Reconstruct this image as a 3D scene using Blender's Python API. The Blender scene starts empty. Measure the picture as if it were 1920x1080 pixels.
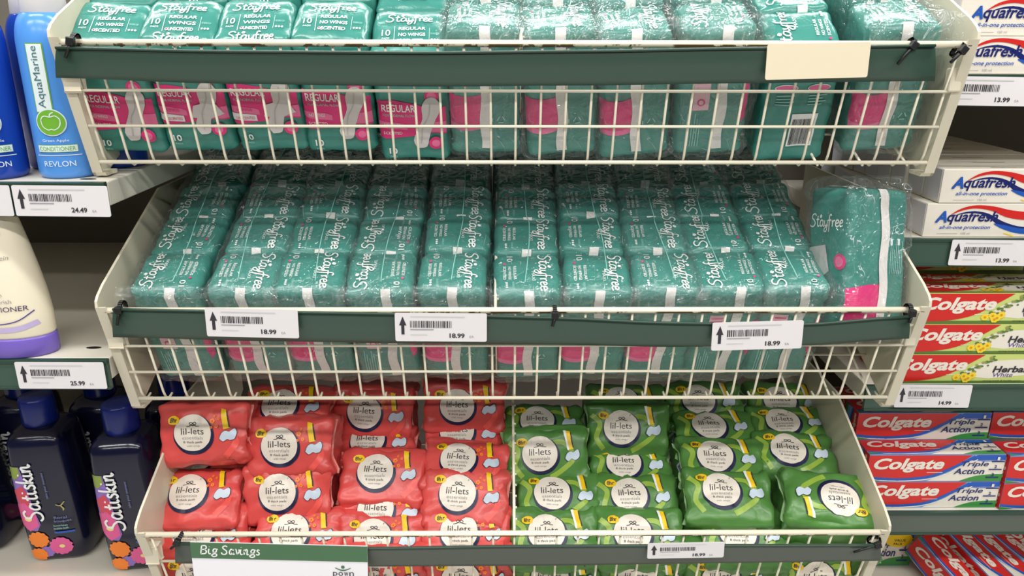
import bpy, bmesh, math, random
from math import sin, cos, pi, radians, sqrt
from mathutils import Vector, Matrix, noise
from mathutils.bvhtree import BVHTree

S = bpy.context.scene
C = S.collection
R = random.Random(7)

# ------------------------------------------------------------------ camera, light, exposure
F, PITCH, YAW, ROLL = 1449.2, 0.3161, 0.0096, 0.0024
CAM = Vector((-0.0114, 0.0, 1.45))
cam = bpy.data.cameras.new('camera')
cam.sensor_width = 36
cam.lens = F / 1920 * 36
cam.clip_start = 0.02
camo = bpy.data.objects.new('camera', cam)
C.objects.link(camo)
camo.matrix_world = (Matrix.Translation(CAM) @ Matrix.Rotation(-YAW, 4, 'Z')
                     @ Matrix.Rotation(pi / 2 - PITCH, 4, 'X') @ Matrix.Rotation(ROLL, 4, 'Z'))
S.camera = camo

w = bpy.data.worlds.new('shop_air')
S.world = w
w.use_nodes = True
w.node_tree.nodes['Background'].inputs[0].default_value = (0.92, 0.96, 1.0, 1)
w.node_tree.nodes['Background'].inputs[1].default_value = 0.07


def lamp(x, y, z, sx, sy, power, col=(1, 0.985, 0.95)):
    d = bpy.data.lights.new('ceiling_tube', 'AREA')
    d.shape = 'RECTANGLE'
    d.size, d.size_y = sx, sy
    d.energy = power
    d.color = col
    o = bpy.data.objects.new('ceiling_tube', d)
    C.objects.link(o)
    o.location = (x, y, z)
    return o


# rows of fluorescent ceiling tubes above the aisle
for lx in (-1.9, -0.35, 1.2, 2.6):
    for ly in (-2.6, -0.9):
        lamp(lx, ly, 2.95, 1.25, 0.16, 25)
for lx in (-1.0, 0.7):
    lamp(lx, 0.35, 2.95, 1.25, 0.16, 22)
for lx in (-1.7, -0.2, 1.3):
    lamp(lx, 1.75, 2.95, 1.25, 0.16, 28)

vs = S.view_settings
vs.view_transform = 'Standard'
vs.look = 'None'
vs.gamma = 1
vs.use_curve_mapping = False
vs.exposure = 0.0


def at(px, py, Y):
    """point of the plane y = Y seen at pixel (px, py)"""
    a, b = (px - 960) / F, (540 - py) / F
    s, c = sin(PITCH), cos(PITCH)
    xc, yc, zc = a, c + b * s, -s + b * c
    x = xc * cos(YAW) + yc * sin(YAW)
    y = -xc * sin(YAW) + yc * cos(YAW)
    k = Y / y
    return Vector((CAM.x + x * k, Y, CAM.z + zc * k))


def at_z(px, py, Z):
    p = at(px, py, 1.0)
    d = p - CAM
    return CAM + d * ((Z - CAM.z) / d.z)


# ------------------------------------------------------------------ materials
def lin(c):
    return tuple(((v / 255) / 12.92 if v / 255 <= 0.04045 else ((v / 255 + 0.055) / 1.055) ** 2.4) for v in c) + (1,)


MATS = {}


def mat(name, rgb, rough=0.5, bump=0.0, bscale=60, spec=0.5, metal=0.0, vary=0.0, coat=0.0):
    if name in MATS:
        return MATS[name]
    m = bpy.data.materials.new(name)
    m.use_nodes = True
    nt = m.node_tree
    b = nt.nodes['Principled BSDF']
    b.inputs['Base Color'].default_value = lin(rgb)
    b.inputs['Roughness'].default_value = rough
    b.inputs['Specular IOR Level'].default_value = spec
    b.inputs['Metallic'].default_value = metal
    if coat:
        b.inputs['Coat Weight'].default_value = coat
        b.inputs['Coat Roughness'].default_value = 0.08
    if bump or vary:
        tc = nt.nodes.new('ShaderNodeTexCoord')
        n = nt.nodes.new('ShaderNodeTexNoise')
        n.inputs['Scale'].default_value = bscale
        n.inputs['Detail'].default_value = 4
        n.inputs['Distortion'].default_value = 0.6
        nt.links.new(tc.outputs['Object'], n.inputs['Vector'])
        if bump:
            bp = nt.nodes.new('ShaderNodeBump')
            bp.inputs['Strength'].default_value = bump
            bp.inputs['Distance'].default_value = 0.004
            nt.links.new(n.outputs['Fac'], bp.inputs['Height'])
            nt.links.new(bp.outputs['Normal'], b.inputs['Normal'])
        if vary:
            mx = nt.nodes.new('ShaderNodeMix')
            mx.data_type = 'RGBA'
            mx.inputs[6].default_value = lin(rgb)
            mx.inputs[7].default_value = lin(tuple(v * (1 - vary) for v in rgb))
            nt.links.new(n.outputs['Fac'], mx.inputs[0])
            nt.links.new(mx.outputs[2], b.inputs['Base Color'])
    MATS[name] = m
    return m


def rusty(name, rgb, thr=0.62, scale=38, zcut=None):
    if name in MATS:
        return MATS[name]
    m = mat(name, rgb, 0.35)
    nt = m.node_tree
    b = nt.nodes['Principled BSDF']
    tc = nt.nodes.new('ShaderNodeTexCoord')
    n = nt.nodes.new('ShaderNodeTexNoise')
    n.inputs['Scale'].default_value = scale
    n.inputs['Detail'].default_value = 6
    n.inputs['Roughness'].default_value = 0.7
    r = nt.nodes.new('ShaderNodeValToRGB')
    r.color_ramp.elements[0].position = thr
    r.color_ramp.elements[1].position = thr + 0.03
    mx = nt.nodes.new('ShaderNodeMix')
    mx.data_type = 'RGBA'
    mx.inputs[6].default_value = lin(rgb)
    mx.inputs[7].default_value = lin((112, 88, 58))
    nt.links.new(tc.outputs['Object'], n.inputs['Vector'])
    nt.links.new(n.outputs['Fac'], r.inputs[0])
    if zcut is None:
        nt.links.new(r.outputs[0], mx.inputs[0])
    else:
        sp = nt.nodes.new('ShaderNodeSeparateXYZ')
        lt = nt.nodes.new('ShaderNodeMath')
        lt.operation = 'LESS_THAN'
        lt.inputs[1].default_value = zcut
        mu = nt.nodes.new('ShaderNodeMath')
        mu.operation = 'MULTIPLY'
        nt.links.new(tc.outputs['Object'], sp.inputs[0])
        nt.links.new(sp.outputs[2], lt.inputs[0])
        nt.links.new(lt.outputs[0], mu.inputs[0])
        nt.links.new(r.outputs[0], mu.inputs[1])
        nt.links.new(mu.outputs[0], mx.inputs[0])
    nt.links.new(mx.outputs[2], b.inputs['Base Color'])
    return m


def film_mat(name='clear_film', haze=0.05):
    if name in MATS:
        return MATS[name]
    m = bpy.data.materials.new(name)
    m.use_nodes = True
    nt = m.node_tree
    nt.nodes.clear()
    N, L = nt.nodes.new, nt.links.new
    out = N('ShaderNodeOutputMaterial')
    tc = N('ShaderNodeTexCoord')
    n1 = N('ShaderNodeTexNoise')
    n1.inputs['Scale'].default_value = 34
    n1.inputs['Detail'].default_value = 2
    n1.inputs['Distortion'].default_value = 1.6
    L(tc.outputs['Object'], n1.inputs['Vector'])
    ridge = N('ShaderNodeMath'); ridge.operation = 'SUBTRACT'; ridge.inputs[1].default_value = 0.5
    ab = N('ShaderNodeMath'); ab.operation = 'ABSOLUTE'
    L(n1.outputs['Fac'], ridge.inputs[0]); L(ridge.outputs[0], ab.inputs[0])
    vo = N('ShaderNodeTexVoronoi')
    vo.feature = 'DISTANCE_TO_EDGE'
    vo.inputs['Scale'].default_value = 34
    vo.inputs['Randomness'].default_value = 1.0
    wv = N('ShaderNodeMix'); wv.data_type = 'VECTOR'
    wv.inputs[0].default_value = 0.06
    L(tc.outputs['Object'], wv.inputs[4]); L(n1.outputs['Color'], wv.inputs[5])
    L(wv.outputs[1], vo.inputs['Vector'])
    hs = N('ShaderNodeMath'); hs.operation = 'MULTIPLY_ADD'; hs.inputs[1].default_value = 0.8
    L(vo.outputs['Distance'], hs.inputs[0]); L(ab.outputs[0], hs.inputs[2])
    bp = N('ShaderNodeBump')
    bp.inputs['Strength'].default_value = 0.9
    bp.inputs['Distance'].default_value = 0.0070
    L(hs.outputs[0], bp.inputs['Height'])
    lw = N('ShaderNodeFresnel')
    lw.inputs['IOR'].default_value = 1.5
    L(bp.outputs['Normal'], lw.inputs['Normal'])
    mul = N('ShaderNodeMath'); mul.operation = 'MULTIPLY_ADD'
    mul.inputs[1].default_value = 0.9; mul.inputs[2].default_value = 0.0
    mul.use_clamp = True
    L(lw.outputs[0], mul.inputs[0])
    mn = N('ShaderNodeMath'); mn.operation = 'MINIMUM'; mn.inputs[1].default_value = 0.20
    L(mul.outputs[0], mn.inputs[0])
    tr = N('ShaderNodeBsdfTransparent'); tr.inputs[0].default_value = (0.99, 0.995, 0.995, 1)
    gl = N('ShaderNodeBsdfGlossy'); gl.inputs['Roughness'].default_value = 0.09
    gl.inputs[0].default_value = (1, 1, 1, 1)
    L(bp.outputs['Normal'], gl.inputs['Normal'])
    df = N('ShaderNodeBsdfDiffuse'); df.inputs[0].default_value = (0.8, 0.86, 0.86, 1)
    mr = N('ShaderNodeMapRange')
    mr.inputs[1].default_value = 0.0; mr.inputs[2].default_value = 0.012
    mr.inputs[3].default_value = haze * 4; mr.inputs[4].default_value = haze
    L(ab.outputs[0], mr.inputs[0])
    n2 = N('ShaderNodeTexNoise')
    n2.inputs['Scale'].default_value = 13
    n2.inputs['Detail'].default_value = 3
    n2.inputs['Distortion'].default_value = 2.4
    L(tc.outputs['Object'], n2.inputs['Vector'])
    s2 = N('ShaderNodeMath'); s2.operation = 'SUBTRACT'; s2.inputs[1].default_value = 0.52
    a2 = N('ShaderNodeMath'); a2.operation = 'ABSOLUTE'
    L(n2.outputs['Fac'], s2.inputs[0]); L(s2.outputs[0], a2.inputs[0])
    r2 = N('ShaderNodeMapRange')
    r2.inputs[1].default_value = 0.0; r2.inputs[2].default_value = 0.0075
    r2.inputs[3].default_value = 0.75; r2.inputs[4].default_value = 0.0  # milky creases, with bright highlight streaks put into the film's diffuse colour
    L(a2.outputs[0], r2.inputs[0])
    n3 = N('ShaderNodeTexNoise'); n3.inputs['Scale'].default_value = 26
    L(tc.outputs['Object'], n3.inputs['Vector'])
    r3 = N('ShaderNodeMapRange')
    r3.inputs[1].default_value = 0.50; r3.inputs[2].default_value = 0.62
    L(n3.outputs['Fac'], r3.inputs[0])
    mm_ = N('ShaderNodeMath'); mm_.operation = 'MULTIPLY'
    L(r2.outputs[0], mm_.inputs[0]); L(r3.outputs[0], mm_.inputs[1])
    mx_ = N('ShaderNodeMath'); mx_.operation = 'MAXIMUM'
    L(mr.outputs[0], mx_.inputs[0]); L(mm_.outputs[0], mx_.inputs[1])
    m1 = N('ShaderNodeMixShader'); L(mx_.outputs[0], m1.inputs[0]); L(tr.outputs[0], m1.inputs[1]); L(df.outputs[0], m1.inputs[2])
    m2 = N('ShaderNodeMixShader'); L(mn.outputs[0], m2.inputs[0]); L(m1.outputs[0], m2.inputs[1]); L(gl.outputs[0], m2.inputs[2])
    L(m2.outputs[0], out.inputs[0])
    MATS[name] = m
    return m


TEAL = mat('teal_film', (62, 140, 128), 0.24, 0.25, 55, vary=0.10)
RED = mat('red_film', (230, 86, 82), 0.30, 0.30, 40, vary=0.12)
GREEN = mat('green_film', (88, 142, 68), 0.30, 0.30, 40, vary=0.16)
LIME = mat('lime_print', (150, 180, 70), 0.32)
REDL = mat('light_red_print', (240, 92, 84), 0.32)
WHITE = mat('white_print', (238, 240, 238), 0.4)
SOFTW = mat('pale_teal_print', (150, 205, 195), 0.4)
PINK = mat('pink_print', (226, 42, 122), 0.32)
PINKL = mat('light_pink_print', (238, 110, 160), 0.32)
PADW = mat('pad_picture_white', (214, 208, 206), 0.45)
PADG = mat('pad_picture_grey', (190, 184, 184), 0.45)
IVORY = mat('ivory_print', (232, 222, 208), 0.35)
NAVY = mat('navy_print', (26, 28, 66), 0.4)
YEL = mat('yellow_print', (244, 200, 22), 0.4)
ORANGE = mat('orange_print', (245, 130, 40), 0.4)
CLOUD = mat('cloud_print', (200, 214, 228), 0.4)
INK = mat('dark_ink', (48, 46, 52), 0.6)
GREYINK = mat('grey_ink', (150, 150, 150), 0.6)
PALEINK = mat('pale_ink', (196, 196, 196), 0.6)
SEAL = mat('white_seal', (232, 226, 222), 0.4, 0.3, 70)
CREAM = mat('cream_enamel', (222, 214, 192), 0.38, vary=0.06, bscale=12)
WIRE = rusty('cream_wire', (236, 228, 206), 0.70, 46)
RAIL = rusty('worn_cream_rail', (240, 232, 208), 0.50, 30, -0.0115)
STRIP = mat('dark_green_strip', (58, 82, 70), 0.34, 0.06, 9)
STRIPG = mat('grey_green_strip', (84, 92, 84), 0.34, 0.06, 9)
STRIPL = mat('strip_lip', (40, 66, 54), 0.4)
CARD = mat('white_card', (222, 218, 220), 0.55)
BUFF = mat('buff_card', (226, 214, 186), 0.5)
BLACK = mat('black_plastic', (22, 22, 24), 0.42)
FILM = film_mat('clear_film', 0.018)
FILMW = film_mat('milky_film', 0.032)


# ------------------------------------------------------------------ object helpers
def link(o):
    C.objects.link(o)
    return o


def meta(o, label=None, cat=None, group=None, kind=None):
    if label:
        o['label'] = label
    if cat:
        o['category'] = cat
    if group:
        o['group'] = group
    if kind:
        o['kind'] = kind
    return o


def thing(name, label, cat, loc=(0, 0, 0), rot=(0, 0, 0), group=None):
    o = bpy.data.objects.new(name, None)
    o.empty_display_size = 0.02
    link(o)
    o.location = loc
    o.rotation_euler = rot
    return meta(o, label, cat, group)


class M:
    """gathers polygons for ONE mesh"""

    def __init__(self):
        self.v, self.f, self.m, self.s, self.mats = [], [], [], [], []

    def mi(self, m):
        if m not in self.mats:
            self.mats.append(m)
        return self.mats.index(m)

    def add(self, vs, fs, m, smooth=False):
        o = len(self.v)
        i = self.mi(m)
        self.v += [tuple(p) for p in vs]
        for f in fs:
            self.f.append(tuple(k + o for k in f))
            self.m.append(i)
            self.s.append(smooth)

    def box(self, x0, x1, y0, y1, z0, z1, m, bev=0.0):
        bm = bmesh.new()
        bmesh.ops.create_cube(bm, size=1)
        for v in bm.verts:
            v.co = Vector((x0 + (v.co.x + .5) * (x1 - x0), y0 + (v.co.y + .5) * (y1 - y0), z0 + (v.co.z + .5) * (z1 - z0)))
        if bev:
            bmesh.ops.bevel(bm, geom=bm.edges[:], offset=bev, segments=2, affect='EDGES', profile=0.5)
        self.bm(bm, m, False)

    def bm(self, bm, m, smooth):
        bm.verts.index_update()
        self.add([v.co.copy() for v in bm.verts], [[v.index for v in f.verts] for f in bm.faces], m, smooth)
        bm.free()

    def tube(self, pts, r, m, n=8, caps=True):
        pts = [Vector(p) for p in pts]
        vs, fs = [], []
        ref = None
        for i, p in enumerate(pts):
            t = (pts[min(i + 1, len(pts) - 1)] - pts[max(i - 1, 0)]).normalized()
            if ref is None:
                ref = t.orthogonal().normalized()
            ref = (ref - t * ref.dot(t)).normalized()
            b = t.cross(ref)
            for k in range(n):
                a = 2 * pi * k / n
                vs.append(p + (ref * cos(a) + b * sin(a)) * r)
        for i in range(len(pts) - 1):
            for k in range(n):
                fs.append((i * n + k, i * n + (k + 1) % n, (i + 1) * n + (k + 1) % n, (i + 1) * n + k))
        if caps:
            fs.append(tuple(range(n))[::-1])
            fs.append(tuple((len(pts) - 1) * n + k for k in range(n)))
        self.add(vs, fs, m, True)

    def prism(self, poly, x0, x1, m):
        """polygon in (y, z) extruded along x"""
        n = len(poly)
        vs = [(x0, y, z) for y, z in poly] + [(x1, y, z) for y, z in poly]
        fs = [tuple(range(n)), tuple(range(n, 2 * n))[::-1]]
        fs += [(k, n + k, n + (k + 1) % n, (k + 1) % n) for k in range(n)]
        self.add(vs, fs, m)

    def loft(self, rings, m, smooth=True, caps=True):
        n = len(rings[0])
        vs = [p for r in rings for p in r]
        fs = []
        for i in range(len(rings) - 1):
            for k in range(n):
                fs.append((i * n + k, i * n + (k + 1) % n, (i + 1) * n + (k + 1) % n, (i + 1) * n + k))
        if caps:
            fs.append(tuple(range(n))[::-1])
            fs.append(tuple((len(rings) - 1) * n + k for k in range(n)))
        self.add(vs, fs, m, smooth)

    def mesh(self, name):
        me = bpy.data.meshes.new(name)
        me.from_pydata(self.v, [], self.f)
        for m in self.mats:
            me.materials.append(m)
        for p, i, s in zip(me.polygons, self.m, self.s):
            p.material_index = i
            p.use_smooth = s
        bm = bmesh.new()
        bm.from_mesh(me)
        bmesh.ops.recalc_face_normals(bm, faces=bm.faces[:]) if not getattr(self, 'keepn', False) else None
        bm.to_mesh(me)
        bm.free()
        me.update()
        return me

    def build(self, name, parent=None, loc=(0, 0, 0), rot=(0, 0, 0)):
        o = bpy.data.objects.new(name, self.mesh(name))
        link(o)
        o.parent = parent
        o.location = loc
        o.rotation_euler = rot
        return o


def inst(name, me, parent=None, loc=(0, 0, 0), rot=(0, 0, 0), scale=None):
    o = bpy.data.objects.new(name, me)
    link(o)
    o.parent = parent
    o.location = loc
    o.rotation_euler = rot
    if scale:
        o.scale = scale
    return o


# ------------------------------------------------------------------ flat print (lettering and pictures) laid on surfaces
TXT = {}


def text_mesh(s, shear=0.0, bold=0.0):
    k = (s, shear, bold)
    if k not in TXT:
        cu = bpy.data.curves.new('lettering', 'FONT')
        cu.body = s
        cu.size = 1
        cu.shear = shear
        cu.offset = bold
        cu.resolution_u = 3
        cu.dimensions = '2D'
        cu.fill_mode = 'FRONT'
        o = bpy.data.objects.new('lettering', cu)
        C.objects.link(o)
        dg = bpy.context.evaluated_depsgraph_get()
        e = o.evaluated_get(dg)
        me = e.to_mesh()
        vs = [(v.co.x, v.co.y) for v in me.vertices]
        fs = [tuple(p.vertices) for p in me.polygons]
        e.to_mesh_clear()
        bpy.data.objects.remove(o)
        bpy.data.curves.remove(cu)
        TXT[k] = (vs, fs)
    return TXT[k]


def smooth_pts(pts, n=5):
    if len(pts) < 3:
        return pts
    P = [pts[0]] + list(pts) + [pts[-1]]
    out = []
    for i in range(1, len(P) - 2):
        for k in range(n):
            t = k / n
            a, b, c, d = P[i - 1], P[i], P[i + 1], P[i + 2]
            out.append(tuple(0.5 * ((2 * b[j]) + (-a[j] + c[j]) * t + (2 * a[j] - 5 * b[j] + 4 * c[j] - d[j]) * t * t
                                    + (-a[j] + 3 * b[j] - 3 * c[j] + d[j]) * t ** 3) for j in (0, 1)))
    out.append(tuple(pts[-1]))
    return out


class Print:
    def __init__(self):
        self.it = []

    def raw(self, vs, fs, m, layer):
        self.it.append((vs, fs, m, layer))

    def poly(self, pts, m, layer=1):
        self.raw(list(pts), [tuple(range(len(pts)))], m, layer)

    def rect(self, x0, y0, x1, y1, m, layer=1):
        self.poly([(x0, y0), (x1, y0), (x1, y1), (x0, y1)], m, layer)

    def ell(self, cx, cy, rx, ry, m, layer=1, n=36):
        self.poly([(cx + rx * cos(2 * pi * k / n), cy + ry * sin(2 * pi * k / n)) for k in range(n)], m, layer)

    def text(self, s, cx, cy, wd, ht, m, layer=2, shear=0.0, bold=0.0, rot=0.0):
        vs, fs = text_mesh(s, shear, bold)
        x0, x1 = min(v[0] for v in vs), max(v[0] for v in vs)
        y0, y1 = min(v[1] for v in vs), max(v[1] for v in vs)
        if ht is None:
            ht = wd * (y1 - y0) / (x1 - x0)
        if wd is None:
            wd = ht * (x1 - x0) / (y1 - y0)
        out = []
        c, sn = cos(rot), sin(rot)
        for x, y in vs:
            a = ((x - x0) / (x1 - x0) - .5) * wd
            b = ((y - y0) / (y1 - y0) - .5) * ht
            out.append((cx + a * c - b * sn, cy + a * sn + b * c))
        self.raw(out, fs, m, layer)

    def stroke(self, pts, wd, m, layer=2, smooth=True, taper=False, n=5):
        p = smooth_pts(pts, n) if smooth else list(pts)
        vs, fs = [], []
        for i, q in enumerate(p):
            a, b = p[max(i - 1, 0)], p[min(i + 1, len(p) - 1)]
            dx, dy = b[0] - a[0], b[1] - a[1]
            l = sqrt(dx * dx + dy * dy) or 1
            ww = wd / 2
            if taper:
                t = i / (len(p) - 1)
                ww *= 0.25 + 0.75 * sin(pi * min(max(t, .02), .98)) ** 0.5
            vs += [(q[0] - dy / l * ww, q[1] + dx / l * ww), (q[0] + dy / l * ww, q[1] - dx / l * ww)]
        for i in range(len(p) - 1):
            fs.append((2 * i, 2 * i + 1, 2 * i + 3, 2 * i + 2))
        self.raw(vs, fs, m, layer)

    def script(self, strokes, x0, y0, sx, sy, wd, m, layer=2, rot=0.0):
        c, s = cos(rot), sin(rot)
        for st in strokes:
            self.stroke([(x0 + (x * sx) * c - (y * sy) * s, y0 + (x * sx) * s + (y * sy) * c) for x, y in st], wd, m, layer, n=4)

    def barcode(self, x0, y0, x1, y1, seed, m=None, layer=2, n=30):
        r = random.Random(seed)
        x = x0
        u = (x1 - x0) / n
        while x < x1 - u * .3:
            wd = u * r.choice((.35, .5, .8))
            self.rect(x, y0, min(x + wd, x1), y1, m or INK, layer)
            x += wd + u * r.choice((.35, .5, .7))

    def apply(self, mapper, mm, edge=0.006):
        for vs, fs, m, layer in self.it:
            bm = bmesh.new()
            bv = [bm.verts.new((x, y, 0)) for x, y in vs]
            for f in fs:
                try:
                    bm.faces.new([bv[k] for k in f])
                except ValueError:
                    pass
            if edge:
                bmesh.ops.triangulate(bm, faces=bm.faces[:])
                for _ in range(7):
                    lg = [e for e in bm.edges if e.calc_length() > edge]
                    if not lg:
                        break
                    bmesh.ops.subdivide_edges(bm, edges=lg, cuts=1, use_grid_fill=True)
                    bmesh.ops.triangulate(bm, faces=[f for f in bm.faces if len(f.verts) > 3])
            bm.verts.index_update()
            pts = [mapper(v.co.x, v.co.y, layer) for v in bm.verts]
            ok = [f for f in bm.faces if all(pts[v.index] is not None for v in f.verts)]
            use = sorted({v.index for f in ok for v in f.verts})
            re = {k: i for i, k in enumerate(use)}
            mm.add([pts[k] for k in use], [[re[v.index] for v in f.verts] for f in ok], m, bool(edge))
            bm.free()


def flat_map(O, U, V, step=0.00025):
    O, U, V = Vector(O), Vector(U), Vector(V)
    Nn = U.cross(V).normalized()
    return lambda u, v, l: O + U * u + V * v + Nn * (step * l)


def cast_map(bvh, O, U, V, step=0.0004, far=0.2, base=0.0003):
    O, U, V = Vector(O), Vector(U), Vector(V)
    Nn = U.cross(V).normalized()

    def f(u, v, l):
        o = O + U * u + V * v + Nn * far
        h = bvh.ray_cast(o, -Nn, far * 3)
        if h[0] is None:
            return None
        n = h[1] if h[1].dot(Nn) > 0 else -h[1]
        if n.dot(Nn) < 0.12:
            return None
        return h[0] + n * (step * l + base)
    return f


# script lettering as pen strokes
S_ = [[(1.3, 1.6), (0.95, 1.9), (0.4, 1.75), (0.3, 1.3), (0.8, .95), (1.05, .5), (.75, .03), (.2, -.05), (-.15, .25)]]
T_ = [[(.3, 1.6), (.2, .9), (.15, .25), (.32, 0), (.6, .15)], [(-.1, 1.05), (.6, 1.1)]]
A_ = [[(.8, .85), (.45, 1), (.1, .6), (.15, .1), (.5, .05), (.8, .5), (.87, .97), (.82, .35), (.98, 0), (1.2, .15)]]
Y_ = [[(0, .95), (0, .4), (.25, .1), (.6, .4), (.7, .95)], [(.7, .95), (.6, 0), (.35, -.7), (-.05, -.75), (-.1, -.4), (.35, -.05), (.8, .2)]]
F_ = [[(.6, 1.6), (.42, 1.85), (.15, 1.5), (.1, .6), (.05, -.2), (-.08, -.8)], [(-.2, .95), (.5, 1.0)]]
R_ = [[(0, .95), (.06, .4), (0, 0)], [(.03, .45), (.2, .85), (.5, .95)]]
E_ = [[(0, .48), (.42, .6), (.48, .88), (.25, 1), (0, .7), (0, .2), (.25, 0), (.6, .18)]]
I_ = [[(.05, .95), (0, .3), (.15, 0), (.35, .15)], [(.1, 1.35), (.14, 1.5)]]
SS = [[(.6, .85), (.3, 1), (.1, .75), (.4, .5), (.5, .2), (.2, -.02), (-.1, .15)]]
K_ = [[(.15, 1.9), (.05, 1), (0, 0)], [(.6, .95), (.05, .45), (.3, .3), (.6, 0), (.75, .12)]]
N_ = [[(0, .95), (.04, .4), (0, 0)], [(.02, .4), (.3, .9), (.55, .85), (.55, .3), (.7, 0), (.9, .2)]]


def word(*ls):
    out = []
    for strokes, dx in ls:
        out += [[(x + dx, y) for x, y in s] for s in strokes]
    return out


STAY = word((S_, 0), (T_, 1.45), (A_, 2.15), (Y_, 3.4), (F_, 4.4), (R_, 5.1), (E_, 5.75), (E_, 6.5))
STAY += [[(2.2, 1.5), (2.75, 1.6)], [(2.35, 1.8), (2.6, 1.3)], [(2.6, 1.8), (2.35, 1.3)]]
SATI = word((S_, 0), (A_, 1.35), (T_, 2.75), (I_, 3.55), (SS, 4.15), (K_, 4.95), (I_, 5.85), (N_, 6.4))


# ------------------------------------------------------------------ soft bags
def soft_box(wd, dp, ht, r, bulge, n, amp, seed, crease=0.0012, slope=0.0, pinch=0.0):
    hx, hy, hz = wd / 2, dp / 2, ht / 2

    def axis(h, k):
        e = [-h, -h + .12 * r, -h + .4 * r, -h + .7 * r]
        a = -h + r
        mid = [a + (2 * -a) * i / k for i in range(k + 1)]
        return e + mid + [-x for x in reversed(e)]
    ax, ay, az = axis(hx, n[0]), axis(hy, n[1]), axis(hz, n[2])
    vid, vs, fs = {}, [], []
    sv = Vector((seed * 3.7, seed * 1.3, seed * 7.1))

    def vert(p):
        k = (round(p[0], 6), round(p[1], 6), round(p[2], 6))
        if k in vid:
            return vid[k]
        q = Vector((max(-hx + r, min(hx - r, p[0])), max(-hy + r, min(hy - r, p[1])), max(-hz + r, min(hz - r, p[2]))))
        d = Vector(p) - q
        pos = q + d.normalized() * r if d.length > 1e-9 else q
        u, v, t = p[0] / hx, p[1] / hy, p[2] / hz
        nn = Vector((u ** 7, v ** 7, t ** 7))
        nn.normalize()
        pos = pos + Vector((nn.x * bulge[0] * (1 - v * v) * (1 - t * t), nn.y * bulge[1] * (1 - u * u) * (1 - t * t),
                            nn.z * bulge[2] * (1 - u * u) * (1 - v * v)))
        edge = max(abs(u) * (abs(v) + abs(t)), abs(v) * abs(t)) * .6
        a = noise.noise(pos * 22 + sv) * amp
        b = (0.3 - abs(noise.noise(pos * 46 + sv * 2))) * crease * (0.45 + edge * 1.6)
        pos = pos + nn * (a + b)
        if slope and pos.z > 0:
            pos.z -= slope * (pos.z / hz) ** 2 * max(0, min(1, (hy * .8 - pos.y) / (1.8 * hy))) ** 1.2
        if pinch:
            e = abs(u) ** 3
            pos.x -= math.copysign(pinch * e * (1 - t * t) * (1 - v * v), pos.x) * .8
            pos.z *= 1 - pinch * 3.0 * e * max(0, 1 - abs(v + .3))
        vid[k] = len(vs)
        vs.append(pos)
        return vid[k]
    for A, B, fixed, mk in (
            (ax, az, (-hy, hy), lambda a, b, c: (a, c, b)),
            (ax, ay, (-hz, hz), lambda a, b, c: (a, b, c)),
            (ay, az, (-hx, hx), lambda a, b, c: (c, a, b))):
        for c in fixed:
            for i in range(len(A) - 1):
                for j in range(len(B) - 1):
                    fs.append([vert(mk(A[i], B[j], c)), vert(mk(A[i + 1], B[j], c)), vert(mk(A[i + 1], B[j + 1], c)), vert(mk(A[i], B[j + 1], c))])
    return vs, fs


PW, PT, PH = 0.0765, 0.068, 0.146          # teal pack: width, thickness, height


def arc_band(x0, x1, y0, y1, dip, n=10):
    top = [(x0 + (x1 - x0) * i / n, y1 - dip * sin(pi * i / n)) for i in range(n + 1)]
    bot = [(x0 + (x1 - x0) * i / n, y0 - dip * sin(pi * i / n)) for i in range(n + 1)]
    return bot + top[::-1]


def recycle(p, x, y, s):
    for k in range(3):
        a = pi / 2 + k * 2 * pi / 3
        b = a + 2 * pi / 3
        p.stroke([(x + s * cos(a + .35), y + s * sin(a + .35)), (x + s * cos(b - .35), y + s * sin(b - .35))], s * .28, SOFTW, 2, False)
    p.stroke([(x - 2.2 * s, y - .6 * s), (x - 2.2 * s, y + .5 * s)], s * .3, SOFTW, 2, False)


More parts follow.
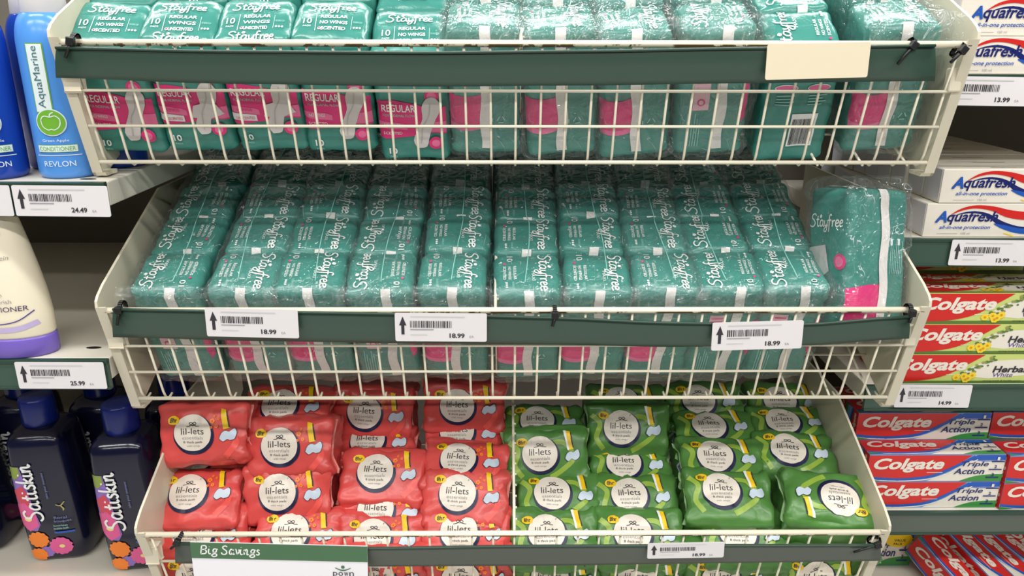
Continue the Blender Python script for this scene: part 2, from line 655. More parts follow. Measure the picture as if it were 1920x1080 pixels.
def teal_meshes(kind, seed):
    """wrapper and seal strip of one teal pack.  Front is -y."""
    vs, fs = soft_box(PW, PT, PH, 0.0085, (0.0015, 0.0025, 0.0025), (11, 10, 18), 0.0016, seed, 0.0026, slope=.020 if kind in ('wings', 'plain', 'barcode') else .004)
    mm = M()
    mm.add(vs, fs, TEAL, True)
    bvh = BVHTree.FromPolygons([tuple(v) for v in vs], fs)
    front = cast_map(bvh, (0, 0, 0), (1, 0, 0), (0, 0, 1))
    p = Print()
    sx = None
    if kind == 'strip':                    # pink band, seam
        p.poly(arc_band(-.0375, -.003, -.034, .000, .004), PINK, 1)
        p.poly(arc_band(-.0375, -.003, -.040, -.034, .004), PINKL, 1)
        recycle(p, .017, -.030, .0042)
        sx = 0.0005
    elif kind == 'note':                   # pale note, small print, seam
        p.rect(-.022, -.018, -.005, .034, mat('pale_pink_note', (236, 190, 200), .4), 1)
        for k in range(4):
            p.rect(-.020, .030 - k * .005, -.007, .0282 - k * .005, PINK, 2)
        p.ell(-.0135, -.0085, .0042, .0042, PINK, 2)
        p.ell(-.0135, -.0085, .0026, .0026, mat('pale_pink_note', (236, 190, 200), .4), 3)
        for k in range(6):
            x = -.027 + k * .0028
            p.rect(x, -.062, x + .0008, -.022 - (k % 3) * .006, SOFTW, 1)
        p.poly([(.029, .025), (.036, .025), (.036, -.03), (.032, -.034), (.029, -.02)], PINK, 1)
        sx = 0.008
    elif kind in ('wings', 'plain'):       # shelf front of the pack
        dz = -.025 if kind == 'wings' else -.031
        p.poly([(-.036, .038 + dz - .006), (-.02, .039 + dz - .006), (.0, .036 + dz - .006), (.02, .030 + dz - .006), (.036, .031 + dz - .006), (.036, -.008 + dz), (.018, -.006 + dz), (-.004, -.010 + dz), (-.03, -.013 + dz), (-.036, -.012 + dz)], PINK, 1)
        p.poly([(-.036, .008 + dz), (-.012, .006 + dz), (-.006, .004 + dz), (-.006, -.002 + dz), (-.03, .0 + dz), (-.036, .001 + dz)], PINKL, 2)
        p.poly([(.016, .006 + dz), (.036, .008 + dz), (.036, -.006 + dz), (.016, -.005 + dz)], PINKL, 2)
        if kind == 'wings':
            p.poly([(-.036, .0 + dz), (-.010, -.002 + dz), (-.010, -.009 + dz), (-.036, -.008 + dz)], WHITE, 3)
        p.text('REGULAR', -.014, .024 + dz, .036, .0085, WHITE, 3, bold=.015)
        p.text('FOR NORMAL FLOW', -.014, .0155 + dz, .034, .003, SOFTW, 3)
        p.text('WINGS' if kind == 'wings' else 'NO WINGS', -.022, .004 + dz, .017, .0035, PINK if kind == 'wings' else WHITE, 4)
        p.text('UNSCENTED' if kind == 'wings' else 'SCENTED', -.022, -.0055 + dz, .020, .0032, PINK if kind == 'wings' else WHITE, 4)
        pad = [(.004, -.024 + dz), (.0, -.014 + dz), (.006, .0 + dz), (.011, .012 + dz), (.011, .026 + dz), (.016, .035 + dz), (.024, .037 + dz), (.030, .030 + dz), (.029, .018 + dz), (.023, .006 + dz), (.018, -.008 + dz), (.014, -.022 + dz)]
        pad = smooth_pts(pad + [pad[0]], 3)[:-1]
        p.poly(pad, PADW, 4)
        p.stroke([(.008, -.018 + dz), (.011, .002 + dz), (.018, .016 + dz), (.020, .03 + dz)], .0012, PADG, 5)
        if kind == 'wings':
            p.poly([(.003, .010 + dz), (.024, .016 + dz), (.033, .0 + dz), (.016, -.006 + dz), (-.002, -.004 + dz)], PADW, 4)
        p.ell(.024, -.018 + dz, .0075, .0075, PINK, 5)
        p.ell(.024, -.018 + dz, .0045, .0045, PINKL, 6)
        p.text('10', -.024, -.029 + dz, .009, .0075, WHITE, 3, bold=.02)
        p.text('PADS', -.024, -.036 + dz, .008, .002, SOFTW, 3)
        p.ell(.022, .038 + dz, .0075, .0075, PINK, 2)
        p.ell(.022, .038 + dz, .005, .005, PINKL, 3)
    elif kind == 'loose':
        p.poly([(-.0375, -.0725), (.001, -.0725), (.001, -.022), (-.012, -.022), (-.0375, -.0255)], PINK, 1)
        for k in range(7):
            x = .014 + k * .0026
            p.rect(x, -.012, x + .0008, .020 - (k % 3) * .004, SOFTW, 1)
        p.rect(.0135, .016, .0165, .022, WHITE, 1)
        p.rect(.0235, .016, .0265, .022, WHITE, 1)
        sx = 0.005
    elif kind == 'barcode':
        p.rect(-.006, -.052, .022, -.012, WHITE, 2)
        p.barcode(-.004, -.050, .020, -.018, 5, INK, 3, 26)
        for x in (-.026, .008):
            p.ell(x + .009, .018, .012, .0042, WHITE, 2)
            p.ell(x + .009, .018, .0112, .0034, PINKL, 3)
            for k in range(4):
                p.rect(x, .010 - k * .0035, x + .019 - (k % 2) * .004, .0088 - k * .0035, SOFTW, 2)
        p.ell(-.002, .040, .014, .007, PADG, 2)
    p.apply(front, mm, .0045)
    if kind == 'loose':
        sd = cast_map(bvh, (0, 0, 0), (0, -1, 0), (0, 0, 1))
        g = Print()
        g.script(STAY, -.026, .034, .0070, .0065, .0013, WHITE, 2)
        g.ell(.022, .0, .008, .008, PINK, 2)
        g.ell(.022, .0, .0055, .0055, PINKL, 3)
        g.poly([(-.03, .012), (.0, .016), (.006, -.010), (-.01, -.02), (-.03, -.018)], PADW, 2)
        g.apply(sd, mm, .0045)
    # writing on the top of the pack
    q = Print()
    lines = ('REGULAR', 'WINGS' if kind == 'wings' else 'NO WINGS', 'UNSCENTED' if kind == 'wings' else 'SCENTED')
    if kind in ('wings', 'plain'):
        up = Vector((0, sin(radians(35)), cos(radians(35)))).cross(Vector((1, 0, 0)))
        top = cast_map(bvh, (0, -PT / 2 + .022, PH / 2 - .012), (1, 0, 0), (0, cos(radians(30)), sin(radians(30))))
        q.text('10', -.0235, .005, .009, .0080, WHITE, 2, bold=.01)
        q.text('PADS', -.0235, -.0025, .008, .0022, WHITE, 2)
        q.rect(-.0150, -.009, -.0144, .014, WHITE, 2)
        for k, t in enumerate(lines):
            q.text(t, .0035, .0110 - k * .0085, .028 - .003 * (k == 2), .0046, WHITE, 2, bold=.02)
        q.ell(-.0105, -.006, .0018, .0018, WHITE, 2)
        q.ell(-.0105, -.006, .0010, .0010, PINK, 3)
        q.rect(.0215, -.007, .0218, .012, WHITE, 2)
        for k in range(3):
            q.ell(.0245 + k * .003, -.004, .0011, .0014, WHITE, 2)
        q.text('FOR NORMAL FLOW', .0275, .004, .009, .0025, SOFTW, 2)
        if kind == 'wings':
            q.script(STAY, -.024, -.0215, .0068, .0056, .0013, WHITE, 3)
        q.script(STAY, -.024, .0215, .0068, .0056, .0013, WHITE, 3)
        q.apply(top, mm, .004)
    else:
        # lettering runs front to back
        s = 1 if kind == 'strip' else -1
        top = cast_map(bvh, (0, 0, 0), (0, -s, 0), (s, 0, 0))
        q.script(STAY, -.0275, .014, .0079, .0075, .0015, WHITE, 3)
        q.text('MAXI', .008, .0065, .014, .0035, WHITE, 3)
        q.text('10', -.022, -.020, .0085, .007, WHITE, 2)
        for k, t in enumerate(lines):
            q.text(t, .002, -.0145 - k * .006, .023, .0034, WHITE, 2, bold=.01)
        q.ell(-.0135, -.0265, .0015, .0015, PINK, 3)
        for k in range(3):
            q.ell(.019 + k * .003, -.0245, .0011, .0014, WHITE, 2)
        q.text('FOR NORMAL FLOW', .022, -.017, .010, .0025, SOFTW, 2)
        q.apply(top, mm, .004)
    sm = None
    if sx is not None:
        tm = cast_map(bvh, (0, 0, 0), (1, 0, 0), (0, 1, 0), base=.0012)
        fm = cast_map(bvh, (0, 0, 0), (1, 0, 0), (0, 0, 1), base=.0012)
        rows = []
        hw = .0055
        for i in range(22):
            z = -PH / 2 + .008 + (PH - .018) * i / 21
            wob = .0012 * sin(i * .7 + seed)
            rows.append([fm(sx + a * hw + wob, z, 1) for a in (-1, -.33, -.22, .22, .33, 1)])
        for i in range(2):
            rows.append([tm(sx + a * hw, -PT / 2 + .0030 + i * .0022, 1) for a in (-1, -.33, -.22, .22, .33, 1)])
        rows = [r for r in rows if all(x is not None for x in r)]
        sm = M()
        vv = [x for r in rows for x in r]
        ff = [(i * 6 + k, i * 6 + k + 1, i * 6 + k + 7, i * 6 + k + 6) for i in range(len(rows) - 1) for k in range(5)]
        sm.add(vv, ff, SEAL, True)
        sm = sm.mesh('seal_strip')
    return mm.mesh('wrapper'), sm


TEALS = {}
for kd, ns in (('strip', 3), ('note', 2), ('wings', 2), ('plain', 2), ('barcode', 1), ('loose', 1)):
    TEALS[kd] = [teal_meshes(kd, 11 + i * 5 + len(kd)) for i in range(ns)]


def teal_pack(kind, label, group, loc, rot, k=0, scale=None):
    t = thing('sanitary_pad_pack', label, 'pad pack', loc, rot, group)
    wme, sme = TEALS[kind][k % len(TEALS[kind])]
    inst('wrapper', wme, t)
    if sme:
        inst('seal_strip', sme, t)
    if scale:
        t.scale = scale
    return t


ORD = ['zeroth', 'first', 'second', 'third', 'fourth', 'fifth', 'sixth', 'seventh', 'eighth', 'ninth', 'tenth', 'eleventh', 'twelfth']

# ------------------------------------------------------------------ setting
XL, XR = -1.5, 1.5
BACK_Y = 1.34
mm = M()
mm.box(-1.9, 1.9, BACK_Y, BACK_Y + .02, 0.0, 2.2, mat('gondola_grey', (108, 102, 92), .6, vary=.1, bscale=5))
meta(mm.build('wall_back'), 'grey steel back panel of the shelving', kind='structure')
mm = M()
mm.box(-4, 4, -4, 1.36, -.05, 0, mat('floor_tile', (196, 192, 186), .35, vary=.08, bscale=3))
meta(mm.build('floor'), 'pale shop floor', kind='structure')

SHELFM = mat('cream_shelf', (214, 208, 194), .45, vary=.05, bscale=8)


def shelf(label, x0, x1, yf, ztop, fas=True, fh=0.034, hole=None, fm=None):
    t = thing('gondola_shelf', label, 'shelf', ((x0 + x1) / 2, yf, ztop))
    m = M()
    hw = (x1 - x0) / 2
    m.box(-hw, hw, .004, BACK_Y - yf - .001, -.026, 0, SHELFM, .0015)
    if hole is not None:
        m.add([(hole[0] + .009 * cos(a * pi / 8), hole[1] + .0035 * sin(a * pi / 8), .0004) for a in range(16)], [tuple(range(16))], BLACK)
    m.build('shelf_board', t)
    if fas:
        f = M()
        f.box(-hw, hw, -.002, .0035, -fh, -.002, fm or STRIP, .0008)
        f.box(-hw, hw, -.0035, .0035, -.004, .0005, STRIPL, .0005)
        f.box(-hw, hw, -.0035, .0035, -fh - .002, -fh + .0015, STRIPL, .0005)
        f.build('ticket_strip', t)
    return t


LF = 0.815
LZ = [CAM.z - .149, CAM.z - .352, CAM.z - .705]
shelf('left upper cream shelf under the blue bottles, dark green price edge', -1.3, -.434, LF, LZ[0], hole=(.405, .02))
shelf('left middle cream shelf under the cream conditioner bottle', -1.3, -.464, LF, LZ[1], hole=(.385, .035))
shelf('left lowest cream shelf under the dark navy pump bottles', -1.3, -.464, LF, LZ[2])
RF = 0.930
RZ = [CAM.z - .0424, CAM.z - .2395, CAM.z - .4406, CAM.z - .6356, CAM.z - .835]
shelf('right top shelf under two white toothpaste boxes at the frame corner', .468, 1.35, RF, RZ[0])
shelf('right second shelf under white toothpaste boxes, above the herbal ones', .468, 1.35, RF, RZ[1])
shelf('right third shelf under red and yellow-green herbal toothpaste boxes', .468, 1.35, RF, RZ[2])
shelf('right fourth shelf under red and blue toothpaste boxes, blank dark edge', .468, 1.35, RF, RZ[3], fm=STRIPG)
shelf('right lowest shelf under the toppled toothpaste boxes', .468, 1.35, RF, RZ[4])

# ------------------------------------------------------------------ wire baskets
KY = 0.801
KZ = {'top': CAM.z + .0031, 'middle': CAM.z - .2786, 'bottom': CAM.z - .5688}
HW = 0.46
TH = radians(24)
SL = (.842 - .806) / (.134 - .010)      # lean of the front grille: dy per dz


def gy(z):                              # y of the front grille at height z below the kink
    return KY + .005 + (-z - .010) * SL


def basket(key, label, divx):
    kz = KZ[key]
    t = thing('wire_basket', label, 'basket', (0, KY, kz))
    for s in (-1, 1):
        m = M()
        pts = [(.006, .006), (.001, .001), (0, -.006), (.004, -.02), (.041, -.146), (.044, -.150), (.068, -.150), (.40, -.005), (.40, .090), (.19, .090), (.02, .0145)]
        x = s * HW
        m.prism(pts, x - s * .003, x, CREAM)
        # folded front flange
        m.prism([(0, -.006), (.041, -.146), (.043, -.146), (.003, -.006)], x - s * .011, x, CREAM)
        m.prism([(.041, -.146), (.068, -.146), (.068, -.150), (.044, -.150)], x - s * .014, x, CREAM)
        m.build('side_panel', t)
        c = M()
        c.box(x - s * .016, x - s * .003, .012, .024, -.058, -.034, CREAM, .002)
        c.build('corner_clip', t)
    m = M()
    m.tube([(-HW + .006, .005, -.011), (0, .005, -.011), (HW - .006, .005, -.011)], .0036, RAIL, 12)
    m.build('front_rail', t)
    for z, r in ((-.0575, .0016), (-.0945, .0016), (-.134, .0022)):
        m = M()
        m.tube([(-HW + .012, gy(z) - KY - .003, z), (HW - .012, gy(z) - KY - .003, z)], r, WIRE, 8)
        m.build('cross_wire', t)
    for k, (yy, zz) in enumerate(((.12, -.1115), (.20, -.0765), (.28, -.041))):
        m = M()
        m.tube([(-HW + .004, yy, zz - .002), (HW - .004, yy, zz - .002)], .0015, WIRE, 6)
        m.build('floor_cross_wire', t)
    m = M()
    zt = -.013
    m.tube([(0, gy(zt) - KY, zt), (0, gy(-.125) - KY, -.125), (0, gy(-.134) - KY + .002, -.1345), (0, .051, -.139), (0, .060, -.1375)], .0014, WIRE, 7)
    wm = m.mesh('upright_wire')
    n = 35
    for i in range(n):
        x = -HW + .016 + (2 * HW - .032) * i / (n - 1)
        inst('upright_wire', wm, t, (x, 0, 0))
    fw = M()
    fw.tube([(0, .052, -.1395), (0, .36, -.004)], .0014, WIRE, 6)
    fme = fw.mesh('floor_wire')
    for x in (.335, .385, .435):
        inst('floor_wire', fme, t, (x, 0, 0))
    m = M()
    d0, d1 = Vector((divx, .010, -.012)), Vector((divx, .37, .135))
    m.tube([d0 + Vector((0, 0, -.01)), d0 + Vector((0, .004, .004)), d1], .0019, WIRE, 8)
    for k in range(22):
        p = d0.lerp(d1, (k + 1) / 23)
        lo = Vector((p.x, p.y + .055, p.z - .115))
        m.tube([p, lo], .0011, WIRE, 5)
        m.tube([p + Vector((.0, 0, 0)), p + Vector((.0035, .0, .001))], .0016, WIRE, 5)
    m.build('divider', t)
    return t


basket('top', 'worn cream wire basket at the top, fullest with teal packs', .005)
basket('middle', 'worn cream wire basket in the middle with three price tickets', -.022)
basket('bottom', 'worn cream wire basket at the bottom holding red and green packs', .000)


# ---- ticket strips, tickets, ties
def ribbon_strip(name, label, xs, tops, bots, Y0, Y1, m_, dz=.0):
    """strip hung in front of a rail: pixel heights of its edges at a row of columns"""
    a = [at(x, t, Y0) for x, t in zip(xs, tops)]
    b = [at(x, q, Y1) for x, q in zip(xs, bots)]
    base = a[0].copy()
    t = thing(name, label, 'ticket strip', base)
    n = len(xs)
    m = M()
    vs, fs = [], []
    K = 6
    for i in range(n):
        for k in range(K + 1):
            f = k / K
            p = a[i].lerp(b[i], f) - base
            p.y -= .0016 * sin(pi * f)
            vs.append(p)
    o = len(vs)
    vs += [v + Vector((0, .0012, 0)) for v in vs]
    w_ = K + 1
    for i in range(n - 1):
        for k in range(K):
            q = i * w_ + k
            fs.append((q, q + 1, q + w_ + 1, q + w_))
            fs.append((o + q, o + q + w_, o + q + w_ + 1, o + q + 1))
    for i in range(n - 1):
        q = i * w_
        fs.append((q, q + w_, o + q + w_, o + q))
        q = i * w_ + K
        fs.append((q, o + q, o + q + w_, q + w_))
    for q0 in (0, (n - 1) * w_):
        for k in range(K):
            fs.append((q0 + k, o + q0 + k, o + q0 + k + 1, q0 + k + 1))
    m.add(vs, fs, m_, True)
    m.build('strip', t)
    l = M()
    l.tube([p - base + Vector((0, -.0012, -.0008)) for p in a], .0016, STRIPL, 6)
    l.build('strip_lip', t)
    return t


def curve_px(pts, n=28):
    xs = [pts[0][0] + (pts[-1][0] - pts[0][0]) * i / (n - 1) for i in range(n)]
    ys = []
    for x in xs:
        for (x0, y0), (x1, y1) in zip(pts, pts[1:]):
            if x <= x1 + 1e-6:
                u = (x - x0) / (x1 - x0)
                u = u * u * (3 - 2 * u) * .5 + u * .5
                ys.append(y0 + (y1 - y0) * u)
                break
    return xs, ys


xs, tp = curve_px([(104, 90), (400, 96), (800, 98), (1100, 94), (1400, 88), (1752, 82)])
_, bt = curve_px([(104, 148), (400, 158), (800, 163), (1100, 160), (1400, 155), (1752, 150)])
ribbon_strip('ticket_strip', 'long dark green ticket strip with blank buff card, tied to top basket', xs, tp, bt, .7955, .803, STRIP)
xs, tp = curve_px([(212, 580), (500, 584), (800, 588), (1040, 594), (1250, 603), (1500, 606), (1705, 590)])
_, bt = curve_px([(212, 634), (500, 641), (800, 645), (1040, 646), (1250, 650), (1500, 647), (1705, 633)])
ribbon_strip('ticket_strip', 'dark green ticket strip with three 18.99 tickets, tied to middle basket', xs, tp, bt, .7955, .803, STRIP)
xs, tp = curve_px([(330, 1018), (690, 1027), (1000, 1022), (1350, 1020), (1652, 1019)])
_, bt = curve_px([(330, 1058), (690, 1063), (1000, 1061), (1350, 1055), (1640, 1050)])
ribbon_strip('ticket_strip', 'grey-green ticket strip beside the Big Savings card, tied to bottom basket', xs, tp, bt, .7955, .803, STRIPG)


def ticket(px, py, Y, price, label, wd=.1, ht=.033, roll=0.0, lean=0.0, seed=1, group='shelf price tickets', mat_=None, half=False):
    p = at(px, py, Y)
    t = thing('price_ticket', label, 'price ticket', p, (lean, roll, 0), group)
    m = M()
    r = .002
    hw, hh = wd / 2, ht / 2
    out = []
    for cx, cz, a0 in ((hw - r, hh - r, 0), (-hw + r, hh - r, 90), (-hw + r, -hh + r, 180), (hw - r, -hh + r, 270)):
        for k in range(4):
            a = radians(a0 + k * 30)
            out.append((cx + r * cos(a), cz + r * sin(a)))
    n = len(out)
    m.add([(x, -.0003, z) for x, z in out] + [(x, .0003, z) for x, z in out],
          [tuple(range(n)), tuple(range(n, 2 * n))[::-1]] + [(k, n + k, n + (k + 1) % n, (k + 1) % n) for k in range(n)], mat_ or CARD)
    m.build('card', t)
    pr = Print()
    if price:
        q = wd / .1
        qz = ht / .033
        arrow = [(-.0455, .0), (-.0415, .0105), (-.0375, .0), (-.0398, .0), (-.0398, -.0105), (-.0432, -.0105), (-.0432, .0)]
        pr.poly([(x * q, (z + .002) * qz) for x, z in arrow], INK, 1)
        pr.barcode(-.0335 * q, -.0005 * qz, .012 * q, .0075 * qz, seed, INK, 1, 28)
        pr.rect(-.033 * q, .0118 * qz, .026 * q, .0128 * qz, PALEINK, 1)
        pr.rect(-.0335 * q, -.0032 * qz, -.008 * q, -.0022 * qz, GREYINK, 1)
        pr.rect(-.0335 * q, -.0092 * qz, -.015 * q, -.0084 * qz, PALEINK, 1)
        pr.text(price, .0175 * q, -.0095 * qz, .0165 * q, .0055 * min(1, qz * 1.15), INK, 1, bold=.03)
        pr.text('EA', .0335 * q, -.0105 * qz, .0045 * q, .0025, GREYINK, 1)
        mm = M()
        pr.apply(flat_map((0, -.0004, 0), (1, 0, 0), (0, 0, 1)), mm, None)
        mm.keepn = True
        mm.build('printing', t)
    return t


ticket(473, 607, .789, '18.99', '18.99 price ticket leftmost on the middle basket strip', roll=radians(1.5), seed=3)
ticket(827, 614, .789, '18.99', '18.99 price ticket left of centre on the middle basket strip', roll=radians(.6), seed=4)
ticket(1420, 628, .790, '18.99', '18.99 price ticket rightmost on the middle basket strip', roll=radians(-1.6), seed=5)
ticket(1287, 1031, .790, '18.99', 'small 18.99 price ticket on the bottom basket strip', wd=.093, ht=.022, roll=radians(-1.0), seed=6)
ticket(1532, 113, .791, None, 'blank buff card at the right of the top basket strip', wd=.1015, ht=.0335, roll=radians(-1.6), mat_=BUFF)
ticket(115, 379, LF - .006, '24.49', '24.49 price ticket on the left upper shelf edge', roll=radians(.6), seed=8)
ticket(-68, 378, LF - .006, '24.49', 'cut-off price ticket left of the 24.49 one on the left upper shelf', roll=radians(.6), seed=9)
ticket(115, 706, LF - .006, '25.99', '25.99 price ticket on the left middle shelf edge', roll=radians(.3), seed=10)
ticket(1851, 169, RF - .006, '13.99', '13.99 price ticket on the right top shelf, partly behind the top basket', wd=.108, roll=radians(.8), seed=11)
ticket(1856, 472, RF - .006, '13.99', '13.99 price ticket on the right second shelf edge', roll=radians(.6), seed=12)
ticket(1750, 741, RF - .006, '14.99', '14.99 price ticket on the right third shelf edge', roll=radians(.6), seed=13)

# the promotion card
p0 = at(524, 1021, .787)
t = thing('promotion_card', 'white Big Savings card with green header on the bottom basket', 'sign', p0, (0, radians(1.9), 0))
m = M()
m.box(-.1055, .1055, 0, .0008, -.15, 0, mat('glossy_white_card', (240, 238, 244), .35))
m.build('card', t)
GRN = mat('promo_green', (72, 112, 78), .45)
pr = Print()
pr.rect(-.1055, -.0225, .1055, -.0002, GRN, 1)
BIG = word(([[(0, 0), (.25, 1.35)], [(.25, 1.33), (.75, 1.35), (.85, 1.0), (.6, .75), (.15, .72)], [(.55, .73), (.8, .5), (.7, .1), (.3, 0), (-.05, 0)]], 0),
           ([[(0, .85), (-.1, .3), (0, 0), (.2, .1)], [(.08, 1.15), (.1, 1.2)]], 1.2),
           ([[(.5, .8), (.2, .85), (0, .55), (.1, .3), (.4, .35), (.5, .7), (.65, .85)], [(.15, .3), (0, .12), (.4, 0), (.4, -.3), (0, -.42), (-.25, -.2), (.1, .0)]], 1.75))
SAV = word(([[(.8, 1.2), (.55, 1.38), (.2, 1.2), (.25, .9), (.6, .6), (.65, .2), (.35, -.03), (0, .05), (-.05, .3)]], 0),
           ([[(.5, .75), (.25, .85), (0, .4), (.05, .03), (.3, .12), (.5, .6)], [(.55, .85), (.43, .2), (.52, 0), (.7, .12)]], 1.05),
           ([[(0, .8), (.1, .8), (.15, .0)], [(.15, .0), (.5, .45), (.5, .85)]], 1.9),
           ([[(0, .85), (-.1, .3), (0, 0), (.2, .1)], [(.08, 1.15), (.1, 1.2)]], 2.65),
           ([[(.05, .85), (-.05, 0)], [(0, .4), (.3, .85), (.45, .7), (.35, .1), (.45, 0), (.6, .12)]], 3.1),
           ([[(.5, .8), (.2, .85), (0, .55), (.1, .3), (.4, .35), (.5, .7), (.65, .85)], [(.15, .3), (0, .12), (.4, 0), (.4, -.3), (0, -.42), (-.25, -.2), (.1, .0)]], 4.05),
           ([[(.4, .75), (.2, .85), (.05, .65), (.3, .35), (.25, .05), (0, .02), (-.08, .15)]], 4.85))
pr.script(BIG, -.094, -.0158, .0086, .0086, .0016, WHITE, 2)
pr.script(SAV, -.0685, -.0158, .0086, .0086, .0016, WHITE, 2)
lx = .0755
pr.ell(lx, -.0305, .0022, .0022, GRN, 1)
pr.stroke([(lx - .0095, -.0315), (lx - .004, -.0345), (lx, -.0352), (lx + .004, -.0345), (lx + .0095, -.0318)], .0018, GRN, 1, taper=True)
for k, ch in enumerate(('p', 'o', 'w', 'n')):
    pr.text(ch, lx - .0095 + k * .0066, -.0405 + (-.0012 if ch == 'p' else 0), .0054, .0058 + (.002 if ch == 'p' else 0), INK, 1)
mm = M()
pr.apply(flat_map((0, -.0004, 0), (1, 0, 0), (0, 0, 1)), mm, None)
mm.keepn = True
mm.build('printing', t)


def cable_tie(px, py, Y, label, rot=(0, 0, 0), tail=.016):
    t = thing('cable_tie', label, 'cable tie', at(px, py, Y), rot, 'black ties on the basket rails')
    m = M()
    ring = [(0, .0070 * cos(a), .0075 * sin(a)) for a in [k * pi / 8 for k in range(17)]]
    for (a, b) in zip(ring, ring[1:]):
        a, b = Vector(a), Vector(b)
        na, nb = Vector((0, a.y, a.z)).normalized() * .001, Vector((0, b.y, b.z)).normalized() * .001
        vs = [a + Vector((s * .0022, 0, 0)) + n_ for a, n_ in ((a, -na), (a, na), (b, nb), (b, -nb)) for s in (-1, 1)]
        m.add(vs, [(0, 1, 3, 2), (2, 3, 5, 4), (4, 5, 7, 6), (6, 7, 1, 0)], BLACK, True)
    m.build('loop', t)
    m = M()
    m.box(-.0038, .0038, -.012, -.006, -.0035, .0045, BLACK, .001)
    m.build('head', t)
    m = M()
    m.tube([(0, -.0085, -.002), (-.001, -.010, -.006), (-.003, -.0115, -tail)], .0017, BLACK, 6)
    m.build('tail', t)
    return t


cable_tie(140, 80, .804, 'black plastic tie at the left end of the top basket rail', (0, .2, 0))
cable_tie(1703, 84, .804, 'black tie slanting over the right end of the top strip', (0, .55, 0), .022)
cable_tie(1795, 92, .804, 'black tie at the far right end of the top basket rail', (0, .6, 0))
cable_tie(230, 579, .804, 'black tie at the left end of the middle basket rail')
cable_tie(1040, 586, .804, 'black tie at the centre of the middle basket rail', (0, 0, 0), .012)
cable_tie(1703, 581, .804, 'black tie at the right end of the middle basket rail', (0, 0, 0), .010)
cable_tie(338, 1010, .804, 'black tie at the left end of the bottom basket rail', (0, .5, 0), .01)
cable_tie(1640, 1012, .804, 'black tie pulled sideways at the right end of bottom rail', (0, 1.2, 0), .03)


# ------------------------------------------------------------------ teal packs
def tilted(kz, yf, zf, row, up=0.0):
    """centre of a pack in the tilted stack: (yf, zf) is the top front corner of the row"""
    v = Vector((0, cos(TH), sin(TH)))
    n = Vector((0, -sin(TH), cos(TH)))
    return Vector((0, yf, zf)) + v * (PT / 2 + row * .0705) - n * (PH / 2 - up)


def film_tail(t, wd, ln, seed):
    """gathered crumple of loose film at the front of a wrap"""
    m = M()
    nx, nz = 26, 12
    vs, fs = [], []
    for j in range(nz + 1):
        v = j / nz
        for i in range(nx + 1):
            u = i / nx * 2 - 1
            p = Vector((u * (wd / 2 + .004 + .004 * v * (1 - v)), -ln / 2 - .002 - .007 * sin(pi * v) ** .8 + .016 * max(0, v - .72), PH / 2 - .036 + .046 * v))
            q = Vector((u * 3.2 + seed, v * 2.4, seed * 1.7))
            p.y += .0050 * (abs(noise.noise(q)) - .25) + .0028 * (abs(noise.noise(q * 2.6)) - .2)
            p.z += .0040 * noise.noise(q * 1.3 + Vector((5, 1, 2))) * (1 if 0 < j < nz else .3)
            vs.append(p)
    for j in range(nz):
        for i in range(nx):
            a = j * (nx + 1) + i
            fs.append((a, a + 1, a + nx + 2, a + nx + 1))
    m.add(vs, fs, FILMW, False)
    m.build('gathered_end', t)


def film_shell(label, x, yf, zf, rows, wd, group, flare=0.0, mtl=None, seed=1, up=0.0):
    ln = rows * .0705 + .012
    c = Vector((0, yf, zf)) + Vector((0, cos(TH), sin(TH))) * (ln / 2 - .008) - Vector((0, -sin(TH), cos(TH))) * (PH / 2 - up)
    t = thing('plastic_wrap', label, 'plastic wrap', (x, c.y, c.z), (TH, 0, 0), group)
    vs, fs = soft_box(wd + .007, ln, PH + .011, .013, (.002, .002, .003), (10, 8 * rows // 2 + 6, 16), .0022, seed, .0042)
    film_tail(t, wd + .004, ln, seed)
    hz = PH / 2
    m = M()
    m.add(vs, fs, mtl or FILM, True)
    m.build('film', t)
    bvh = BVHTree.FromPolygons([tuple(v) for v in vs], fs)
    tm = cast_map(bvh, (0, 0, 0), (1, 0, 0), (0, 1, 0), base=.0006)
    r = random.Random(seed)
    x0 = r.uniform(-.012, .010)
    pts = []
    for i in range(26):
        yy = -ln / 2 + .016 + (ln - .03) * i / 25
        q = tm(x0 + .006 * sin(i * .22 + seed) * (1 if i < 9 else .5), yy, 1)
        if q is not None:
            pts.append(q)
    s = M()
    s.tube(pts, .00055, SOFTW, 5)
    s.build('film_seam', t)
    return t


# middle basket: ten columns, five packs deep
mz = KZ['middle']
fy, fz = .824, CAM.z - .2705
front = [(232, 378), (378, 530), (516, 640), (645, 775), (785, 915), (932, 1052), (1060, 1185), (1186, 1316), (1312, 1430), (1432, 1562)]
kinds = ['note', 'strip', 'strip', 'note', 'strip', 'strip', 'strip', 'strip', 'note', 'note']
X0 = at(302, 520, fy + .02).x
X9 = at(1500, 520, fy + .02).x
for c in range(10):
    cx = at(sum(front[c]) / 2, 520, fy + .012).x
    up = R.uniform(-.004, .003)
    for r in range(5):
        p = tilted(mz, fy, fz, r, up + R.uniform(-.002, .002))
        teal_pack(kinds[c], 'teal pad pack %s from the front, %s column from left, middle basket' % (ORD[r + 1], ORD[c + 1]),
                  'wrapped teal pad packs in the middle basket', (cx + R.uniform(-.0015, .0015), p.y, p.z),
                  (TH + R.uniform(-.03, .03), R.uniform(-.012, .012), R.uniform(-.03, .03)), r + c)
    film_shell('clear plastic wrap around the %s column from left in the middle basket' % ORD[c + 1], cx, fy, fz, 5, PW,
               'clear wraps around teal packs', seed=20 + c, mtl=FILMW if c in (1, 3, 7) else FILM, up=up)

